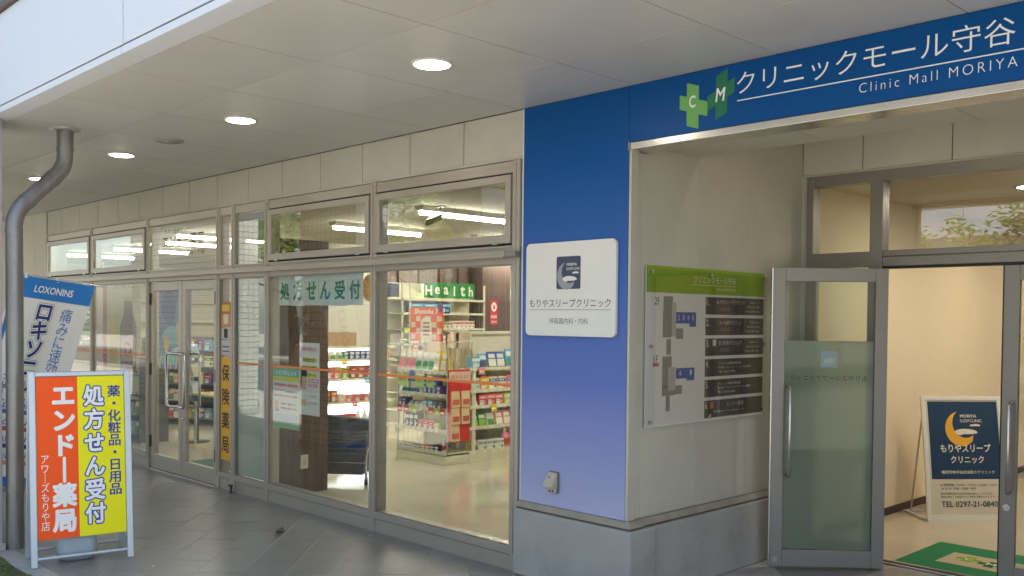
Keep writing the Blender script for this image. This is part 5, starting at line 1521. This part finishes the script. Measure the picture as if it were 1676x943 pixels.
text('今、その疲', 0.02, 1.62, .52, .09, flat((190, 60, 56)), fl, -.002, .02); text('元気に', 0.04, 1.48, .36, .08, flat((190, 60, 56)), fl, -.002, .02)
B().tube([(-.35, .008, -.55), (-.35, .008, 1.8)], .010, 8).build('pole', WHITE, fl, world=False)
B().lathe([(.15, 0), (.15, .05), (.03, .07)], (-.35, .008, -.546), 18).build('base_weight', flat((80, 80, 90), .6), fl, world=False)
for n_, (xx, yy, ln, lab) in enumerate(((-13.4, 5.0, 1.5, 'low dark rack of small packets behind the far left window'), (-14.2, 6.0, 1.6, 'dark magazine and medicine rack seen through the double doors'))):
    rk = thing('low_rack', lab, 'shelf', (xx, yy, .004), 0 if n_ == 0 else R(30))
    DK = mat('dark_rack_steel', (.09, .085, .08), .5)
    B().box(0, .36, 0, ln, .38, 1.12 + .2 * n_).build('back_panel', DK, rk, world=False)
    for x in (0, ln - .02): B().box(x, 0, 0, x + .02, .36, 1.1 + .2 * n_).build('end_panel', DK, rk, world=False)
    for z in (.08, .34, .60, .86) + ((1.10,) if n_ else ()):
        B().box(.02, .0, z, ln - .02, .36, z + .015).build('shelf_board', DK, rk, world=False)
        U = ('low rack behind the far left window', 'dark rack behind the double doors')[n_]
        tn = {.08: 'lowest board', .34: 'second board', .60: 'third board', .86: 'fourth board', 1.10: 'top board'}[z]
        cs_ = ['blue', 'yellow', 'orange', 'white', 'teal', 'red', 'cream', 'sky blue', 'green', 'grey']
        rnd.shuffle(cs_)
        if n_ == 0: p0 = (xx + .04, yy + .12, z + .02)
        else: p0 = (xx + .04 * math.cos(R(30)) - .12 * math.sin(R(30)), yy + .04 * math.sin(R(30)) + .12 * math.cos(R(30)), z + .02)
        row(U, tn, p0, 0 if n_ == 0 else R(30), ln - .08, [('carton' if q % 3 else 'pouch', c_, cs_[(q + 3) % 10], .10 + .02 * (q % 3), .16 + .02 * (q % 2), 1) for q, c_ in enumerate(cs_)], .22)
ctr = thing('service_counter', 'long pale dispensing counter deep in the left of the shop', 'counter', (-16.5, 6.4, .004), R(90))
B().box(0, 0, 0, 3.2, .6, .98).build('body', flat((196, 180, 150), .5), ctr, world=False, bevel=.006)
B().box(-.02, -.04, .98, 3.22, .64, 1.02).build('top', flat((170, 130, 90), .4), ctr, world=False, bevel=.004)
ws = thing('tall_white_rack', 'tall white medicine rack on the wall behind the dispensing counter', 'shelf', (-18.6, 5.4, .004), R(90))
B().box(0, .3, 0, 4.2, .33, 2.1).build('back_panel', SWALL, ws, world=False)
for z in (.3, .7, 1.1, 1.5, 1.9): B().box(0, 0, z, 4.2, .3, z + .02).build('shelf_board', CREAM, ws, world=False)
for z in (1.12, 1.52):
    row('tall white rack', 'fourth board' if z > 1.3 else 'third board', (-18.7, 5.5, z + .005), R(90), 3.8, [(k_, c_, d1, .16, .24, 1) for k_, c_, d1 in (('carton', 'white', 'blue'), ('carton', 'orange', 'white'), ('canister', 'white', 'green'), ('carton', 'sky blue', 'white'), ('carton', 'pink', 'white'), ('carton', 'yellow', 'red'), ('bottle', 'brown', 'white'), ('carton', 'green', 'white'), ('carton', 'white', 'purple'), ('carton', 'navy', 'white'), ('carton', 'cream', 'orange'), ('canister', 'teal', 'white'))], .3)

# ================================================================== ACROSS THE SQUARE (seen in the glass)
dk = thing('pedestrian_deck', 'white panelled pedestrian deck across the square, mirrored in the glass', 'bridge', (-15, -11, 0))
for k in range(16):
    B().box(-46 + k * 3.4, -11.0, 3.7, -46 + k * 3.4 + 3.385, -10.9, 5.4).build('fascia_panel', FASCIA, dk)
B().box(-46, -15, 3.75, 8.4, -11.0, 5.2).build('deck_slab', CONC, dk)
for k in range(8):
    B().box(-44 + k * 7, -13.4, -.06, -43.3 + k * 7, -12.7, 3.75).build('pier', CONC, dk)
    B().tube([(-46 + k * 7, -10.95, 5.4), (-46 + k * 7, -10.95, 6.4)], .03, 8).build('railing_post', STEEL, dk)
B().tube([(-46, -10.95, 6.4), (8.4, -10.95, 6.4)], .035, 8).build('handrail', STEEL, dk)
def leaf_mat(name, c, t):
    m = bpy.data.materials.new(name); m.use_nodes = True
    n = m.node_tree.nodes; l = m.node_tree.links
    p = n['Principled BSDF']; p.inputs['Base Color'].default_value = (*c, 1); p.inputs['Roughness'].default_value = .45
    tl = n.new('ShaderNodeBsdfTranslucent'); tl.inputs[0].default_value = (*t, 1)
    mx = n.new('ShaderNodeMixShader'); mx.inputs[0].default_value = .5
    l.new(p.outputs[0], mx.inputs[1]); l.new(tl.outputs[0], mx.inputs[2]); l.new(mx.outputs[0], n['Material Output'].inputs[0])
    return m
LEAF = [leaf_mat('leaf_mid', (.12, .19, .03), (.34, .46, .05)), leaf_mat('leaf_light', (.17, .24, .045), (.46, .56, .08)), leaf_mat('leaf_dark', (.08, .13, .025), (.22, .32, .04))]
BARK = mat('bark', (.10, .075, .055), .9, var=.3, vscale=12, bump=.8, bscale=40)
def tree(lab, x, y, h, cr, cz, n, name='street_tree', trunk=.14):
    t = thing(name, lab, 'tree', (x, y, -.05), 0, 'trees across the square')
    r_ = random.Random(int(abs(x * 31 + y * 17)))
    tb_ = B().tube([(0, 0, 0), (.05, .02, h * .25), (-.03, .05, h * .5), (.04, 0, h * .8)], trunk, 10, r2=trunk * .3)
    tips = []
    for k in range(9):
        a = k * 2.4; z0 = h * (.35 + .05 * k)
        ln = cr * r_.uniform(.6, .95)
        e = (math.cos(a) * ln, math.sin(a) * ln, min(h * .95, z0 + ln * r_.uniform(.3, .7)))
        tb_.tube([(0, .02, z0), (e[0] * .5, e[1] * .5, z0 + (e[2] - z0) * .4), e], trunk * .32, 6, r2=trunk * .08)
        tips.append(e)
    tb_.build('trunk', BARK, t, world=False)
    cb_ = B()
    clumps = [(Vector(e) * r_.uniform(.7, 1.05) if False else Vector((e[0] * r_.uniform(.6, 1.1), e[1] * r_.uniform(.6, 1.1), e[2] + r_.uniform(-.3, .35)))) for e in tips for _ in range(4)]
    for k in range(n):
        c_ = r_.choice(clumps)
        p = c_ + Vector((r_.gauss(0, .30), r_.gauss(0, .30), r_.gauss(0, .22))) * cr * .55
        s_ = r_.uniform(.045, .09)
        a = Vector((r_.uniform(-1, 1), r_.uniform(-1, 1), r_.uniform(-.4, .4))).normalized()
        b2 = a.cross(Vector((r_.uniform(-.5, .5), r_.uniform(-.5, .5), 1))).normalized()
        cb_.add([p - a * s_, p + b2 * s_ * .55, p + a * s_, p - b2 * s_ * .55], [(0, 1, 2, 3)], r_.choice((0, 0, 1, 1, 2)))
    cb_.build('crown', LEAF, t, world=False)
tree('leafy tree across the square mirrored in the right upper window', -13.6, -2.9, 4.9, 2.1, 4, 15000)
tree('second leafy tree across the square, left of the mirrored tree', -18.6, -2.7, 5.4, 2.2, 4, 12000)
tree('third leafy tree across the square, nearest the clinic side', -10.4, -2.8, 4.8, 1.7, 4, 14000)
tree('slim young tree across the square mirrored over the clinic door', -6.9, -2.8, 3.5, .8, 2.6, 2200, trunk=.05)
tree('bare stemmed young tree beside the slim tree across the square', -5.3, -2.9, 3.6, .9, 2.6, 2400, trunk=.05)
